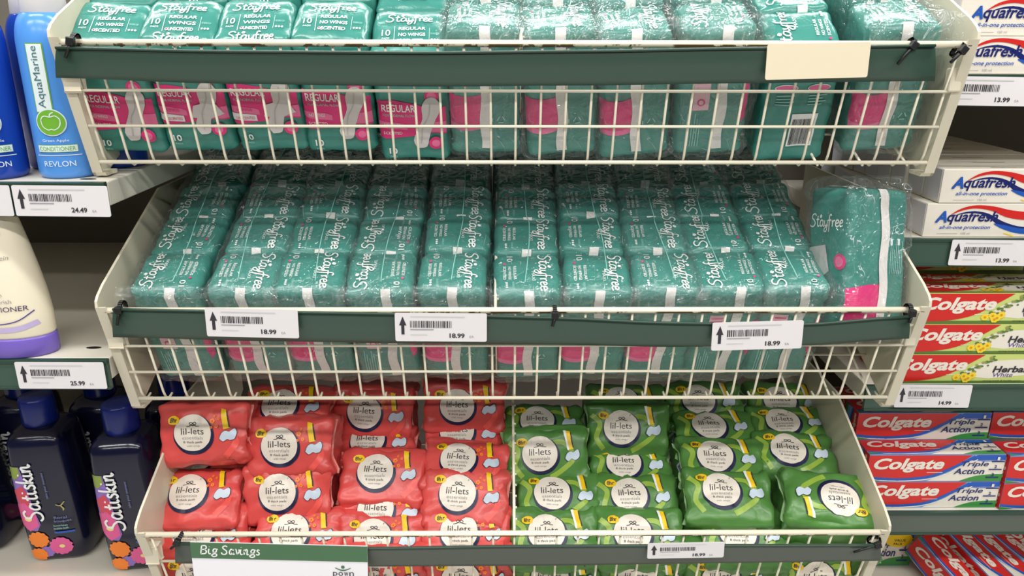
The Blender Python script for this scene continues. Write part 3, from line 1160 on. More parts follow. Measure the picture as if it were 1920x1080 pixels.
# the loose pack standing at the right of the middle basket
lp = at(1604, 486, .872)
teal_pack('loose', 'loose teal pad pack standing upright at right of the middle basket', None, lp, (radians(-12), radians(4), radians(17)), 1, (1.06, 1, 1.16))
t = thing('plastic_wrap', 'loose clear bag around the upright teal pack in the middle basket', 'plastic wrap', lp + Vector((0, 0, 0)), (radians(-12), radians(4), radians(17)), 'clear wraps around teal packs')
vs, fs = soft_box(PW * 1.06 + .013, PT + .012, PH * 1.16 + .018, .014, (.002, .002, .004), (10, 8, 18), .003, 77, .006)
m = M()
m.add(vs, fs, FILMW, True)
m.build('film', t)

# top basket
tz = KZ['top']
fy2, fz2 = .822, CAM.z + .001
cols = [(150, 272), (288, 410), (424, 552), (562, 690), (703, 832), (842, 975), (985, 1115), (1122, 1260), (1268, 1412), (1428, 1582), (1600, 1745)]
kk = ['plain', 'wings', 'wings', 'plain', 'plain', 'strip', 'strip', 'strip', 'note', 'barcode', 'strip']
for c in range(11):
    a, b = cols[c]
    cx = at((a + b) / 2, 200, .84).x
    up = [.006, .008, .009, .008, -.003, .006, .004, .002, .006, -.004, .010][c]
    lean = [0, .02, .0, -.01, .03, 0, 0, 0, 0, .02, 0][c]
    roll = [.03, .0, -.02, .0, 0, 0, -.06, -.09, -.05, -.04, -.06][c]
    rows = 4
    for r in range(rows):
        p = tilted(tz, fy2, fz2, r, up + (0, .016, .012, .010)[r] * (1 if c < 5 else .3))
        kd = kk[c] if (r == 0 or kk[c] != 'barcode') else 'note'
        nm = {'plain': 'pink-fronted teal pad pack', 'wings': 'pink-fronted teal pad pack'}.get(kd, 'wrapped teal pad pack')
        if kd == 'barcode':
            nm = 'unwrapped teal pad pack showing its barcode'
        teal_pack(kd, nm + ', %s column from left, %s row, top basket' % (ORD[c + 1], ['front', 'second', 'third', 'fourth'][r]),
                  'teal pad packs in the top basket', (cx, p.y, p.z), (TH + lean - .06, roll, R.uniform(-.03, .03)), c)
    if c in (5, 6, 7, 8, 10):
        o = film_shell('clear plastic wrap around the %s column from left in the top basket' % ORD[c + 1], cx, fy2, fz2, 2, PW + .004,
                       'clear wraps around teal packs', seed=50 + c, mtl=FILMW, up=up)
        o.rotation_euler = (TH - .06, roll, 0)


# ------------------------------------------------------------------ red and green packs
LW, LD, LH = .120, .066, .080


def bag_meshes(colour, seed):
    body, swirl = (RED, REDL) if colour == 'red' else (GREEN, LIME)
    vs, fs = soft_box(LW, LD, LH, .010, (.0005, .006, .004), (17, 10, 12), .0034, seed, .0056, pinch=.014)
    mm = M()
    mm.add(vs, fs, body, True)
    bvh = BVHTree.FromPolygons([tuple(v) for v in vs], fs)
    front = cast_map(bvh, (0, 0, 0), (1, 0, 0), (0, 0, 1))
    p = Print()
    if colour == 'green':
        p.stroke([(.004, -.028), (.018, -.020), (.036, -.004), (.028, .016), (.012, .020), (.0, .010)], .007, swirl, 1)
        p.stroke([(-.052, .022), (-.040, .010), (-.045, -.010), (-.035, -.026)], .007, swirl, 1)
    else:
        p.stroke([(.030, -.028), (.044, -.010), (.040, .006)], .008, swirl, 1)
    cx, cy = -.010, .004
    p.ell(cx + .0010, cy - .0016, .0268, .0262, NAVY, 2, 44)
    p.ell(cx, cy + .0010, .0245, .0237, IVORY, 3, 44)
    p.text('lil-lets', cx, cy + .0035, .030, .0085, INK, 4)
    p.stroke([(cx - .008, cy + .0098), (cx - .003, cy + .0108), (cx + .003, cy + .0150), (cx + .005, cy + .0125), (cx, cy + .0112), (cx - .004, cy + .0138), (cx - .001, cy + .0148), (cx + .004, cy + .0108), (cx + .009, cy + .0100)], .0009, INK, 4)
    p.text('essentials', cx, cy - .0050, .027, .0042, GREYINK, 4)
    p.text('8 thick pads', cx, cy - .0108, .024, .0038, INK, 4)
    p.text('with wings', cx, cy - .0158, .017, .0028, GREYINK, 4)
    p.ell(-.0345, .0215, .0078, .0056, YEL, 4, 24)
    p.text('8hr', -.0345, .0215, .0098, .0056, INK, 5, bold=.02)
    tag = [(.026, .034), (.033, .033), (.037, .010), (.030, .009)]
    p.poly(tag, YEL, 3)
    p.poly([(.033, .032), (.0345, .0315), (.0375, .012), (.036, .011)], INK, 4)
    if colour == 'green':
        p.poly([(.024, .034), (.0275, .034), (.031, .009), (.0285, .009)], WHITE, 4)
    else:
        for x, y, q in ((.016, .020, .003), (.021, .013, .0022), (.024, .023, .0016), (.0145, .012, .0016), (.019, .026, .0015)):
            for k in range(5):
                a = k * 2 * pi / 5
                p.ell(x + q * .7 * cos(a), y + q * .7 * sin(a), q * .5, q * .5, ORANGE, 3, 8)
    cl = [(.024, -.003), (.027, .004), (.032, .0075), (.037, .006), (.043, .0095), (.046, .004), (.0445, -.003), (.039, -.006), (.034, -.004), (.029, -.0075)]
    p.poly(smooth_pts(cl + [cl[0]], 3)[:-1], INK, 4)
    p.poly([((x - .035) * .93 + .035, (y - .001) * .92 + .001) for x, y in smooth_pts(cl + [cl[0]], 3)[:-1]], CLOUD, 5)
    p.apply(front, mm, .005)
    # barcode on the left end
    side = cast_map(bvh, (0, 0, 0), (0, -1, 0), (0, 0, 1))
    q = Print()
    q.rect(-.012, -.020, .014, .016, mat('barcode_ground', (206, 214, 236), .5), 1)
    r = random.Random(seed)
    y = -.018
    while y < .014:
        h = r.choice((.0006, .001, .0014))
        q.rect(-.010, y, .012, y + h, NAVY, 2)
        y += h + r.choice((.0006, .001))
    q.apply(side, mm, .006)
    # crimped end seals
    seals = []
    for s in (-1, 1):
        e = M()
        vv, ff = [], []
        n = 14
        for i in range(n + 1):
            z = -LH / 2 + .004 + (LH - .008) * i / n
            h = bvh.ray_cast(Vector((s * .2, -.012, z)), Vector((-s, 0, 0)), 1)
            x = h[0].x if h[0] is not None else s * LW / 2
            yy = -.012 + .0022 * sin(i * 1.1 + seed)
            vv += [(x - s * .002, yy, z), (x + s * .0045, yy - .004 + .0012 * sin(i * 2.1), z), (x + s * .0045, yy - .0046 + .0012 * sin(i * 2.1), z), (x - s * .002, yy - .0008, z)]
        for i in range(n):
            for k in range(4):
                ff.append((i * 4 + k, i * 4 + (k + 1) % 4, i * 4 + 4 + (k + 1) % 4, i * 4 + 4 + k))
        e.add(vv, ff, mat('pale_red_seal', (240, 150, 140), .35) if colour == 'red' else mat('pale_green_seal', (150, 190, 130), .35), True)
        seals.append(e.mesh('end_seal'))
    return mm.mesh('wrapper'), seals


BAGS = {c: [bag_meshes(c, 31 + 9 * i) for i in range(4)] for c in ('red', 'green')}


def bag(colour, px, py, Y, phi, label, roll=0.0, yaw=0.0, k=0):
    """label circle centred on the pixel, its face turned up by phi degrees"""
    ph = radians(phi)
    rot = Matrix.Rotation(yaw, 3, 'Z') @ Matrix.Rotation(-ph, 3, 'X') @ Matrix.Rotation(roll, 3, 'Y')
    p = at(px, py, Y) - rot @ Vector((-.010, -LD / 2 - .004, .004))
    t = thing('sanitary_pad_pack', label, 'pad pack', p, rot.to_euler(), '%s pad packs in the bottom basket' % colour)
    wme, seals = BAGS[colour][k % 4]
    inst('wrapper', wme, t)
    for s in seals:
        inst('end_seal', s, t)
    return t


# (colour, column, pixel of the label, depth, tilt, roll)
LOT = [
    ('red', 1, 368, 1076, .858, -4, 0), ('red', 1, 365, 1003, .846, 30, -.02), ('red', 1, 354, 926, .868, 52, -.05), ('red', 1, 372, 862, .985, 62, 0), ('red', 1, 364, 814, .905, 18, -.03),
    ('red', 2, 540, 1076, .858, -4, 0), ('red', 2, 545, 1000, .858, 45, .02), ('red', 2, 522, 925, .880, 22, -.02), ('red', 2, 526, 838, .915, 22, -.03), ('red', 2, 525, 762, .968, 52, 0),
    ('red', 3, 706, 1076, .858, -4, 0), ('red', 3, 700, 1010, .864, 40, 0), ('red', 3, 706, 958, .888, 48, .02), ('red', 3, 705, 886, .925, 46, .02), ('red', 3, 690, 828, .985, 60, 0), ('red', 3, 684, 774, 1.00, 15, .05),
    ('red', 4, 866, 1076, .858, -4, 0), ('red', 4, 862, 998, .858, 40, 0), ('red', 4, 859, 926, .888, 40, .04), ('red', 4, 860, 862, .935, 58, .08), ('red', 4, 858, 812, .995, 55, 0), ('red', 4, 858, 762, 1.00, 12, .02),
    ('green', 1, 1032, 1076, .858, -4, 0), ('green', 1, 1026, 1000, .862, 48, 0), ('green', 1, 1036, 926, .908, 58, .03), ('green', 1, 1013, 852, .950, 26, -.03), ('green', 1, 1008, 790, 1.00, 62, 0),
    ('green', 2, 1194, 1076, .858, -4, 0), ('green', 2, 1187, 1000, .862, 48, 0), ('green', 2, 1181, 929, .908, 52, 0), ('green', 2, 1170, 868, .962, 60, 0), ('green', 2, 1165, 802, .985, 22, 0), ('green', 2, 1165, 752, 1.045, 60, 0),
    ('green', 3, 1352, 1076, .858, -4, 0), ('green', 3, 1384, 998, .852, 50, .04), ('green', 3, 1353, 919, .888, 56, .04), ('green', 3, 1341, 856, .945, 60, .03), ('green', 3, 1330, 798, 1.005, 66, 0), ('green', 3, 1310, 750, 1.05, 50, 0),
    ('green', 4, 1528, 1076, .858, -4, 0), ('green', 4, 1560, 1000, .850, 30, 0), ('green', 4, 1575, 933, .862, 64, pi + .12), ('green', 4, 1478, 842, .962, 60, .10), ('green', 4, 1468, 790, 1.02, 66, 0), ('green', 4, 1462, 752, 1.07, 50, 0),
]
cnt = {}
for i, (col, cc, px, py, Y, phi, rl) in enumerate(LOT):
    cnt[(col, cc)] = cnt.get((col, cc), 0) + 1
    r = cnt[(col, cc)]
    lb = '%s pad pack %s from the bottom in the %s %s column, bottom basket' % (col, ORD[r], ORD[cc], col)
    if rl > 3:
        lb = 'green pad pack lying upside down at the right of the bottom basket'
    if rl > 3:
        Y = .866
    elif (col, cc, py) == ('green', 4, 1000):
        Y = .905
    elif 990 < py < 1015:
        Y = .866
    elif 900 < py < 990:
        Y = max(Y + .008, .893)
    elif py > 1050:
        py, Y = 1080, .845
    bag(col, px, py, Y, phi, lb, rl, R.uniform(-.03, .03), i)


# ------------------------------------------------------------------ toothpaste boxes
BOXW = mat('box_white', (228, 221, 208), .38)
CRED = mat('box_red', (204, 38, 34), .32)
CREDD = mat('box_dark_red', (176, 26, 28), .32)
CBLUE = mat('box_blue', (34, 86, 178), .32)
CSKY = mat('box_sky', (120, 168, 222), .32)
CNAVY = mat('box_navy', (26, 36, 104), .32)
CGRN = mat('box_green', (58, 140, 62), .32)
CLGRN = mat('box_light_green', (196, 208, 120), .34)
CMGRN = mat('box_leaf_green', (86, 120, 50), .4)
FLOW = mat('box_flower_yellow', (240, 206, 50), .4)
PURP = mat('box_purple', (74, 60, 140), .4)
BL, BH, BD = .190, .042, .040


def art_aqua(p, L, H):
    p.text('Aquafresh', -.0435, .003, .078, .0175, CNAVY, 3, shear=.25, bold=.02)
    p.text('A', -.0755, .0045, .015, .0148, CBLUE, 4, shear=.25, bold=.03)
    p.text('all-in-one protection', -.044, -.0095, .064, .0060, CBLUE, 3, shear=.25, bold=.01)
    p.text('100 ml', -.042, -.0168, .011, .0026, GREYINK, 3)
    p.rect(-.078, -.0172, -.052, -.0168, GREYINK, 3)
    red_t = smooth_pts([(-.066, .006), (-.052, .015), (-.034, .0190), (-.012, .0175), (.012, .0125), (.04, .0105), (.07, .0140), (.1, .019)], 4)
    red_b = smooth_pts([(-.066, .006), (-.050, .0125), (-.034, .0150), (-.014, .0120), (.008, .0035), (.035, .0005), (.07, .0060), (.1, .013)], 4)
    p.poly(red_t + red_b[::-1], CRED, 2)
    w_t = smooth_pts([(-.064, .004), (-.05, .0095), (-.034, .0115), (-.016, .0080), (.004, -.002), (.03, -.0085), (.065, -.006), (.1, .004)], 4)
    w_b = smooth_pts([(-.064, .004), (-.05, .0078), (-.034, .0088), (-.018, .0045), (.0, -.0075), (.028, -.0172), (.065, -.016), (.1, -.007)], 4)
    p.poly(w_t + w_b[::-1], CNAVY, 1)
    b_t = smooth_pts([(-.008, -.004), (.004, -.006), (.03, -.0105), (.065, -.008), (.1, .002)], 4)
    b_b = smooth_pts([(-.008, -.005), (.004, -.011), (.028, -.0172), (.065, -.016), (.1, -.007)], 4)
    p.poly(b_t + b_b[::-1], CBLUE, 2)
    p.stroke([(.006, -.0165), (.012, -.0180), (.02, -.0205)], .0016, FLOW, 2, taper=True)


def art_herb(p, L, H):
    p.rect(-L / 2, -H / 2, L / 2, H / 2, CLGRN, 1)
    p.poly(smooth_pts([(.0, -.010), (.02, .006), (.05, .012), (.1, .014)], 3) + [(.1, -.008), (.04, -.014)], BOXW, 2)
    p.rect(-L / 2, -H / 2, L / 2, -H / 2 + .004, CMGRN, 2)
    p.poly([(-L / 2, H / 2 - .001), (.030, H / 2 - .001)] + smooth_pts([(.030, H / 2 - .001), (.008, .006), (-.018, -.009), (-.05, -.0165), (-L / 2, -.0185)], 4)[1:], CRED, 3)
    p.text('Colgate', -.040, .0040, .097, .0225, BOXW, 4, shear=.3, bold=.035)
    p.rect(-.018, -.0085, .006, -.0078, BOXW, 4)
    r = random.Random(4)
    for k in range(26):
        t = k / 25
        x, y = .006 + t * .040 + r.uniform(-.005, .005), -.006 + t * .022 + r.uniform(-.004, .004)
        p.ell(x, y, r.uniform(.0015, .0032), r.uniform(.001, .0024), CMGRN if k % 3 else mat('box_olive', (150, 150, 90), .4), 4, 8)
    for x, y in ((-.004, -.012), (.006, -.010), (.012, -.013), (.017, -.009), (.009, -.015)):
        for k in range(6):
            a = k * pi / 3
            p.ell(x + .0028 * cos(a), y + .0026 * sin(a), .0026, .0022, FLOW, 5, 8)
        p.ell(x, y, .0018, .0016, mat('flower_gold', (206, 150, 20), .4), 6, 8)
    p.text('Herbal', .066, -.0005, .046, .0095, INK, 4, shear=.2, bold=.03)
    p.text('White', .058, -.0085, .026, .0060, PURP, 4, shear=.2)
    p.text('strong teeth & healthy gums', .058, -.0172, .05, .0028, INK, 4, shear=.2)


def art_triple(p, L, H):
    p.rect(-L / 2, -H / 2, L / 2, H / 2, CSKY, 1)
    p.poly(smooth_pts([(-.01, -.0205), (.02, -.006), (.040, .010), (.065, .0125), (.095, .013)], 4) + [(.095, -.0205)], BOXW, 2)
    p.poly(smooth_pts([(.035, -.0205), (.055, -.013), (.075, -.010), (.095, -.0095)], 4) + [(.095, -.0205)], CGRN, 3)
    p.poly([(.055, .0205), (.095, .0205), (.095, .012)] + smooth_pts([(.095, .012), (.07, .010), (.045, .0125)], 3)[1:], CBLUE, 2)
    p.poly([(-L / 2, H / 2 - .0006)] + [(.048, H / 2 - .0006)] + smooth_pts([(.048, H / 2 - .0006), (.028, .006), (-.004, -.010), (-.04, -.0158), (-L / 2, -.0125)], 5)[1:], CRED, 4)
    p.stroke([(-L / 2 + .001, -.0140), (-.07, -.0170), (-.04, -.0172), (-.003, -.0118), (.03, .0045), (.052, .0185)], .0042, CBLUE, 5, taper=False)
    p.stroke([(-L / 2 + .001, -.0168), (-.07, -.0192), (-.035, -.0196), (.0, -.0148), (.034, .001), (.056, .014)], .0016, BOXW, 5)
    p.poly([(-L / 2, -.0160), (-.075, -.0195), (-L / 2, -.0205)], CGRN, 6)
    p.text('Colgate', -.0385, .0050, .098, .0225, BOXW, 6, shear=.28, bold=.035)
    p.rect(-.012, -.0065, .010, -.0058, BOXW, 6)
    p.text('Triple', .0535, .0060, .038, .0098, CNAVY, 6, shear=.22, bold=.015)
    p.text('Action', .0470, -.0045, .043, .0095, CNAVY, 6, shear=.22, bold=.015)
    for k, s in enumerate(('1', '2', '3')):
        y = .0140 - k * .0125
        p.rect(.076 - k * .002, y - .0042, .094 - k * .002, y - .0022, CNAVY, 6)
        p.text(s, .085 - k * .002, y + .0012, .0035, .005, CNAVY if k else BOXW, 6, bold=.02)


def art_end(p, kind):
    h = BH / 2 - .001
    w_ = BD / 2 - .001
    if kind == 'triple':
        p.rect(-w_, -h, w_, h, CRED, 1)
        p.poly([(-w_, h), (.004, h), (-.004, -h), (-w_, -h)], CSKY, 2)
        p.poly([(-w_, h), (-.012, h), (-.014, -h), (-w_, -h)], CGRN, 3)
        p.stroke([(.004, h), (.0, 0), (-.003, -h)], .005, CBLUE, 3)
        p.text('Colgate', .0125, 0, .034, .0095, BOXW, 3, shear=.28, bold=.03, rot=pi / 2)
    elif kind == 'herb':
        p.rect(-w_, -h, w_, h, CRED, 1)
        p.text('Colgate', 0, 0, .034, .0095, BOXW, 3, shear=.28, bold=.03, rot=pi / 2)


def box_mesh(kind):
    mm = M()
    L, H, D = BL, BH, BD
    base = {'aqua': BOXW, 'herb': CRED, 'triple': CRED}[kind]
    mm.box(-L / 2, L / 2, -D / 2, D / 2, -H / 2, H / 2, base, .0008)
    art = {'aqua': art_aqua, 'herb': art_herb, 'triple': art_triple}[kind]
    for O, U, V in (((0, -D / 2, 0), (1, 0, 0), (0, 0, 1)), ((0, 0, H / 2), (1, 0, 0), (0, .95, 0))):
        if kind == 'aqua' and V[1]:
            q = Print()
            q.rect(-.03, -.008, .012, -.006, INK, 1)
            q.rect(-.06, .0, -.02, .001, GREYINK, 1)
            q.apply(flat_map(O, U, V), mm, None)
            continue
        p = Print()
        art(p, L, H)
        p.apply(flat_map(O, U, V), mm, None)
    p = Print()
    art_end(p, kind)
    p.apply(flat_map((-L / 2, 0, 0), (0, -1, 0), (0, 0, 1)), mm, None)
    p.apply(flat_map((L / 2, 0, 0), (0, 1, 0), (0, 0, 1)), mm, None)
    body = mm.mesh('carton')
    fl = M()
    if kind == 'aqua':
        fl.box(-L / 2 - .0006, -L / 2 + .0002, -D / 2 + .002, D / 2 - .002, -H / 2 + .003, H / 2 - .001, mat('box_flap', (214, 214, 222), .45), .0002)
    return body, (fl.mesh('end_flap') if kind == 'aqua' else None)


BOXES = {k: box_mesh(k) for k in ('aqua', 'herb', 'triple')}


def tbox(kind, label, group, loc, rot=(0, 0, 0)):
    o = inst('toothpaste_box', BOXES[kind][0], None, loc, rot)
    meta(o, label, 'toothpaste box', group)
    if BOXES[kind][1]:
        inst('end_flap', BOXES[kind][1], o)
    return o


def rowbox(kind, xl, yfront, ztop, level, label, group, yaw=0.0):
    return tbox(kind, label, group, (xl + BL / 2, yfront + BD / 2, ztop + BH / 2 + level * (BH + .0006) + .0004), (0, 0, yaw))


G1, G2, G3 = 'white striped toothpaste boxes', 'red and light green herbal toothpaste boxes', 'red and blue toothpaste boxes'
xa = at(1768, 100, RF + .01).x
rowbox('aqua', xa, RF + .008, RZ[0], 0, 'white toothpaste box, lower of two at the top right corner', G1)
rowbox('aqua', xa + .011, RF + .012, RZ[0], 1, 'white toothpaste box, upper of two at the top right corner', G1, .02)
xb = at(1731, 420, RF + .01).x
for r in range(8):
    for lv in range(2):
        dx = .013 if lv else 0.0
        rowbox('aqua', xb + dx + (R.uniform(-.003, .003) if r else 0), RF + .008 + r * .0415, RZ[1], lv,
               'white toothpaste box %s in depth, %s layer, right second shelf' % (ORD[r + 1], 'upper' if lv else 'lower'), G1)
xh = at(1664, 690, RF + .01).x
for lv in range(3):
    for r in range(2):
        rowbox('herb', xh + [0, .012, .022][lv], RF + .006 + r * .0415, RZ[2], lv,
               'red and light green herbal toothpaste box, %s layer%s' % (['bottom', 'middle', 'top'][lv], ' of the second row' if r else ' in front'), G2)
rowbox('herb', xh + .02, RF + .05 + .0415, RZ[2], 3, 'herbal toothpaste box lying dark on the back of the stack', G2)
xt = at(1622, 878, RF + .01).x
zt = RZ[3]
for r in range(3):
    for lv in range(3):
        if r == 0 and lv == 2:
            continue
        rowbox('triple', xt + [.004, .004, .0][lv] + r * .001, RF + .010 + r * .042, zt, lv,
               'red and blue toothpaste box, %s layer, row %s from the front' % (['bottom', 'middle', 'top'][lv], ['one', 'two', 'three'][r]), G3)
for lv in range(2):
    rowbox('triple', xt + BL + .006, RF + .008, zt, lv, 'red and blue toothpaste box at right frame edge, %s layer in front' % ['bottom', 'upper'][lv], G3, .03)
rowbox('triple', xt + BL + .004, RF + .056, zt, 2, 'red and blue toothpaste box at right frame edge, dark behind', G3, .02)
# toppled boxes on the lowest shelf
zb = RZ[4]
vx = at(1719, 1020, 1.06).x - BL / 2
vb = tbox('triple', 'larger toothpaste box with yellow VALUE PACK spot, behind the bottom basket', G3, (vx, 1.09, zb + BH * .8 + .0005))
vb.scale = (1, 1, 1.6)
pr = Print()
pr.ell(.070, .0115, .0225, .0092, YEL, 8, 32)
pr.text('VALUE', .072, .0105, .0190, .0030, INK, 9, bold=.02)
pr.text('PACK', .070, .0062, .0150, .0030, INK, 9, bold=.02)
mm = M()
pr.apply(flat_map((0, -BD / 2, 0), (1, 0, 0), (0, 0, 1)), mm, None)
mm.keepn = True
mm.build('value_spot', vb)
for i, (px, py, yw, tilt) in enumerate(((1812, 1112, -64, 24), (1838, 1066, -62, 24), (1880, 1064, -60, 22), (1926, 1064, -58, 20), (1984, 1040, -52, 14))):
    p = at(px, py, (.985, 1.02, 1.03, 1.035, 1.035)[i])
    tbox('triple', ['toppled toothpaste box leftmost on the right lowest shelf', 'toppled toothpaste box second from left on the right lowest shelf', 'toppled toothpaste box third from left on the right lowest shelf',
                    'toppled toothpaste box fourth from left on the right lowest shelf', 'toppled toothpaste box at the frame edge, right lowest shelf'][i], G3,
         (p.x, p.y, p.z), (radians(0), radians(tilt), radians(yw)))


# ------------------------------------------------------------------ bottles
def oval(z, rx, ry, n=48, e=2.0):
    out = []
    for k in range(n):
        a = 2 * pi * k / n
        c, s = cos(a), sin(a)
        out.append(Vector((math.copysign(abs(c) ** (2 / e), c) * rx, math.copysign(abs(s) ** (2 / e), s) * ry, z)))
    return out


def bottle_body(prof, m_, e=2.0):
    rings = [oval(z, rx, ry, 56, e) for z, rx, ry in prof]
    mm = M()
    mm.loft(rings, m_, True)
    vs = [tuple(p) for r in rings for p in r]
    n = 56
    fs = [(i * n + k, i * n + (k + 1) % n, (i + 1) * n + (k + 1) % n, (i + 1) * n + k) for i in range(len(rings) - 1) for k in range(n)]
    return mm, BVHTree.FromPolygons(vs, fs)


LB = mat('light_blue_plastic', (84, 150, 228), .22)
DB = mat('deep_blue_plastic', (24, 66, 168), .2)
WCAP = mat('white_cap', (236, 234, 234), .3)
LBLW = mat('label_white', (222, 234, 236), .4)
APG = mat('apple_green', (112, 176, 52), .4)


def prof_aqua():
    out = [(.0, .028, .028), (.003, .0305, .0305)]
    for k in range(8):
        z = .006 + k * .018
        out.append((z, .0312, .0312))
    for k in range(1, 11):
        a = k / 10 * pi / 2
        out.append((.137 + .034 * sin(a), .0185 + .0127 * cos(a), .0185 + .0127 * cos(a)))
    return out


def aqua_bottle(colour, label, loc, yaw=0.0, printed=True):
    t = thing('conditioner_bottle', label, 'bottle', loc, (0, 0, yaw), 'blue hair bottles on the left upper shelf')
    mm, bvh = bottle_body(prof_aqua(), colour)
    if printed:
        fm = cast_map(bvh, (0, 0, 0), (1, 0, 0), (0, 0, 1))
        p = Print()
        p.rect(-.0135, .070, .0035, .140, APG, 1)
        p.rect(-.0125, .071, .0025, .139, LBLW, 2)
        p.text('AquaMarine', -.005, .106, .062, .0088, mat('label_teal_ink', (60, 110, 120), .5), 3, rot=pi / 2)
        p.ell(-.001, .060, .0142, .0142, LBLW, 3)
        p.ell(-.001, .060, .0130, .0130, APG, 4)
        ap = [(-.001, .0655), (.004, .0668), (.0075, .063), (.0065, .056), (.002, .0525), (-.001, .0532), (-.004, .0525), (-.0085, .056), (-.0095, .063), (-.006, .0668), (-.001, .0655)]
        p.stroke(ap, .0009, LBLW, 5)
        p.stroke([(-.001, .0655), (.0, .069), (.003, .0705)], .0010, LBLW, 5)
        p.text('Green Apple', .0, .0408, .025, .0036, LBLW, 2)
        p.rect(-.019, .0285, .019, .0365, APG, 1)
        p.rect(-.0185, .029, .0185, .036, LBLW, 2)
        p.text('CONDITIONER', 0, .0325, .034, .0045, APG, 3)
        p.text('REVLON', 0, .0165, .030, .0058, LBLW, 2)
        p.rect(-.021, .0250, .021, .0258, LBLW, 2)
        p.apply(fm, mm, .004)
    mm.build('bottle_body', t)
    c = M()
    c.loft([oval(z, r, r) for z, r in ((.168, .0205), (.170, .0225), (.205, .0205), (.212, .019), (.2135, .015))], WCAP)
    c.build('cap', t)
    return t


zs = LZ[0] + .0005
b1 = at_z(128, 331, zs)
aqua_bottle(LB, 'light blue bottle with apple label and white cap by the top basket', (b1.x, b1.y + .008, zs), radians(10))
aqua_bottle(DB, 'deep blue bottle at left frame edge beside the light blue one', (b1.x - .075, b1.y - .003, zs), radians(30))
aqua_bottle(DB, 'deep blue bottle behind, between the two front blue bottles', (b1.x - .046, b1.y + .068, zs), 0.4, False)
aqua_bottle(DB, 'deep blue bottle behind the light blue one, cap by the basket', (b1.x + .022, b1.y + .075, zs), 0, False)
aqua_bottle(DB, 'deep blue bottle furthest back on the left upper shelf', (b1.x - .015, b1.y + .15, zs), 0, False)

# cream conditioner bottle standing on its cap
CRM = mat('cream_bottle', (238, 228, 204), .3)
PCAP = mat('purple_cap', (118, 96, 190), .3)
zs = LZ[1] + .0005
p = at_z(12, 674, zs)
t = thing('conditioner_bottle', 'cream conditioner bottle standing on a purple cap, left middle shelf', 'bottle', (p.x, p.y + .024, zs))
c = M()
c.loft([oval(z, a, b) for z, a, b in ((.0, .0455, .0265), (.002, .047, .028), (.021, .047, .028), (.0235, .0462, .0272))], PCAP)
c.build('cap', t)
mm, bvh = bottle_body([(.0235, .0455, .0268), (.026, .0465, .028), (.05, .047, .0285), (.075, .0445, .028), (.10, .040, .027), (.13, .034, .024), (.155, .0285, .020), (.172, .024, .014), (.176, .020, .006)], CRM)
fm = cast_map(bvh, (0, 0, 0), (1, 0, 0), (0, 0, 1))
p = Print()
p.text('CONDITIONER', .004, .060, .060, .0058, mat('plum_ink', (70, 50, 90), .5), 2)
p.text('smooth', .002, .077, .020, .0045, GREYINK, 2)
p.text('& nourish', .006, .069, .028, .0045, GREYINK, 2)
p.text('with Protein', .006, .118, .034, .0050, GREYINK, 2, shear=.2)
p.stroke([(-.040, .052), (-.01, .043), (.02, .045), (.038, .056)], .0012, PURP, 2)
p.stroke([(-.040, .044), (-.01, .036), (.02, .036), (.040, .042)], .006, mat('lilac_print', (190, 176, 216), .4), 1)
p.stroke([(.0, .140), (.006, .135), (.018, .145)], .0025, INK, 2, taper=True)
p.apply(fm, mm, .005)
mm.build('bottle_body', t)

# navy bath bottles
SB = mat('navy_bottle', (16, 18, 44), .16, spec=.6)
SBC = mat('navy_cap', (22, 40, 124), .25)
FP1 = mat('flower_pink', (222, 92, 150), .4)
FP2 = mat('flower_orange', (240, 130, 40), .4)
FP3 = mat('flower_violet', (140, 110, 190), .4)
FP4 = mat('flower_rose', (206, 70, 90), .4)
FP5 = mat('leaf_olive', (140, 160, 70), .4)


def petal_flower(p, x, y, r, m, layer, n=14, core=True):
    pts = []
    for k in range(n * 4):
        a = 2 * pi * k / (n * 4)
        rr = r * (0.86 + .14 * abs(sin(a * n / 2)))
        pts.append((x + rr * cos(a), y + rr * .9 * sin(a)))
    p.poly(pts, m, layer)
    if core:
        p.ell(x + r * .1, y, r * .24, r * .18, mat('flower_core', (240, 220, 140), .5), layer + 1, 12)


def satin_prof():
    out = [(.0, .038, .037), (.004, .0415, .0405), (.03, .0425, .0415), (.10, .0420, .0415), (.16, .0395, .0405), (.176, .0385, .039)]
    for k in range(1, 8):
        a = k / 7 * pi / 2
        out.append((.176 + .022 * sin(a), .018 + .0205 * cos(a), .018 + .021 * cos(a)))
    return out


SAT = None


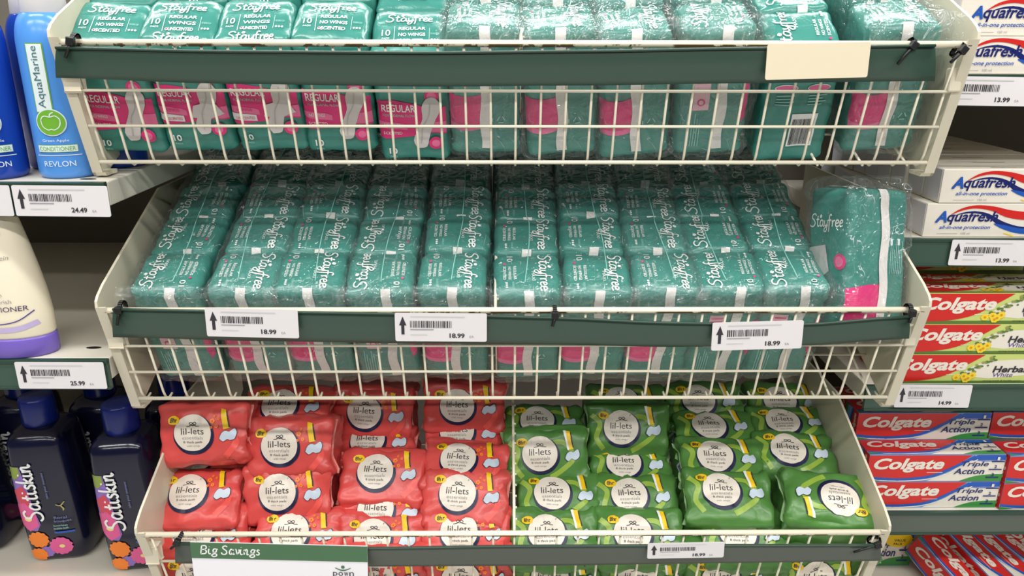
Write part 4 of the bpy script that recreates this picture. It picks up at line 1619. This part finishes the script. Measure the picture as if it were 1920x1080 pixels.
def satin_bottle(label, loc, yaw, lean=0.0, printed=True):
    t = thing('bath_bottle', label, 'bottle', loc, (0, lean, yaw), 'navy bath bottles on the left lowest shelf')
    mm, bvh = bottle_body(satin_prof(), SB, 4.5)
    fm = cast_map(bvh, (.003, 0, 0), (1, 0, 0), (0, 0, 1))
    p = Print()
    p.poly([(-.042, .150), (-.024, .150), (-.020, .120), (-.018, .085), (-.014, .060), (-.020, .050), (-.034, .052), (-.042, .08)], FP3, 1)
    p.poly([(-.042, .150), (-.025, .150), (-.024, .138), (-.034, .130), (-.042, .136)], FP5, 2)
    p.poly([(-.040, .112), (-.026, .122), (-.019, .105), (-.022, .090), (-.036, .094)], FP4, 2)
    p.poly([(-.042, .090), (-.028, .096), (-.017, .080), (-.016, .058), (-.030, .050), (-.042, .062)], FP1, 2)
    p.ell(-.028, .070, .005, .004, mat('flower_core', (240, 220, 140), .5), 3, 12)
    petal_flower(p, -.022, .036, .0145, FP2, 2, 11, False)
    petal_flower(p, .006, .024, .0160, FP1, 3, 13)
    petal_flower(p, -.026, .012, .012, FP2, 3, 11, False)
    petal_flower(p, -.014, .016, .010, FP3, 2, 9, False)
    p.script(SATI, -.0085, .068, .0118, .0125, .0030, WHITE, 4, rot=pi / 2)
    p.text('take your moment', .0045, .120, .040, .0042, mat('label_grey_blue', (120, 130, 180), .5), 4, rot=pi / 2)
    p.stroke([(.012, .090), (.018, .088), (.024, .094)], .0018, mat('bird_gold', (170, 160, 100), .5), 3, taper=True)
    p.stroke([(.018, .088), (.021, .083), (.020, .080)], .0022, mat('bird_gold', (170, 160, 100), .5), 3, taper=True)
    p.text('floral', .014, .0695, .017, .0042, mat('label_grey_blue', (120, 130, 180), .5), 3)
    p.text('bouquet', .016, .0635, .022, .0046, mat('label_grey_blue', (120, 130, 180), .5), 3)
    p.text('luxurious', .012, .057, .018, .0030, SOFTW, 3)
    p.text('bubble bath', .012, .0525, .019, .0030, SOFTW, 3)
    p.rect(.002, .0445, .028, .0475, CBLUE, 3)
    p.apply(fm, mm, .006)
    mm.build('bottle_body', t)
    c = M()
    c.loft([oval(z, r, r) for z, r in ((.196, .0215), (.199, .0225), (.232, .0215), (.236, .0205), (.2375, .0175))], SBC)
    c.build('cap', t)
    return t


zs = LZ[2] + .0005
for px, py, dy, yw, lab in ((112, 1050, .0, 4, 'navy bath bottle with flower label, left of the two fully seen'),
                            (262, 1068, .0, 4, 'navy bath bottle with flower label, half behind the bottom basket'),
                            (-52, 1040, .0, 6, 'navy bath bottle cut off at the left frame edge')):
    q = at_z(px, py, zs)
    satin_bottle(lab, (q.x, q.y + .036, zs + .002), radians(yw), -.04)
for dx, dy, lab in ((.068, .105, 'navy bath bottle in the second row, nearest the bottom basket'), (-.045, .11, 'navy bath bottle in the second row between the front two'),
                    (-.16, .11, 'navy bath bottle in the second row at far left')):
    q = at_z(200, 1060, zs)
    satin_bottle(lab, (q.x + dx - .0, q.y + dy + .03, zs), radians(3))

for o in list(bpy.data.objects):
    if o.type == 'MESH' and o.name.startswith('lettering'):
        bpy.data.objects.remove(o)
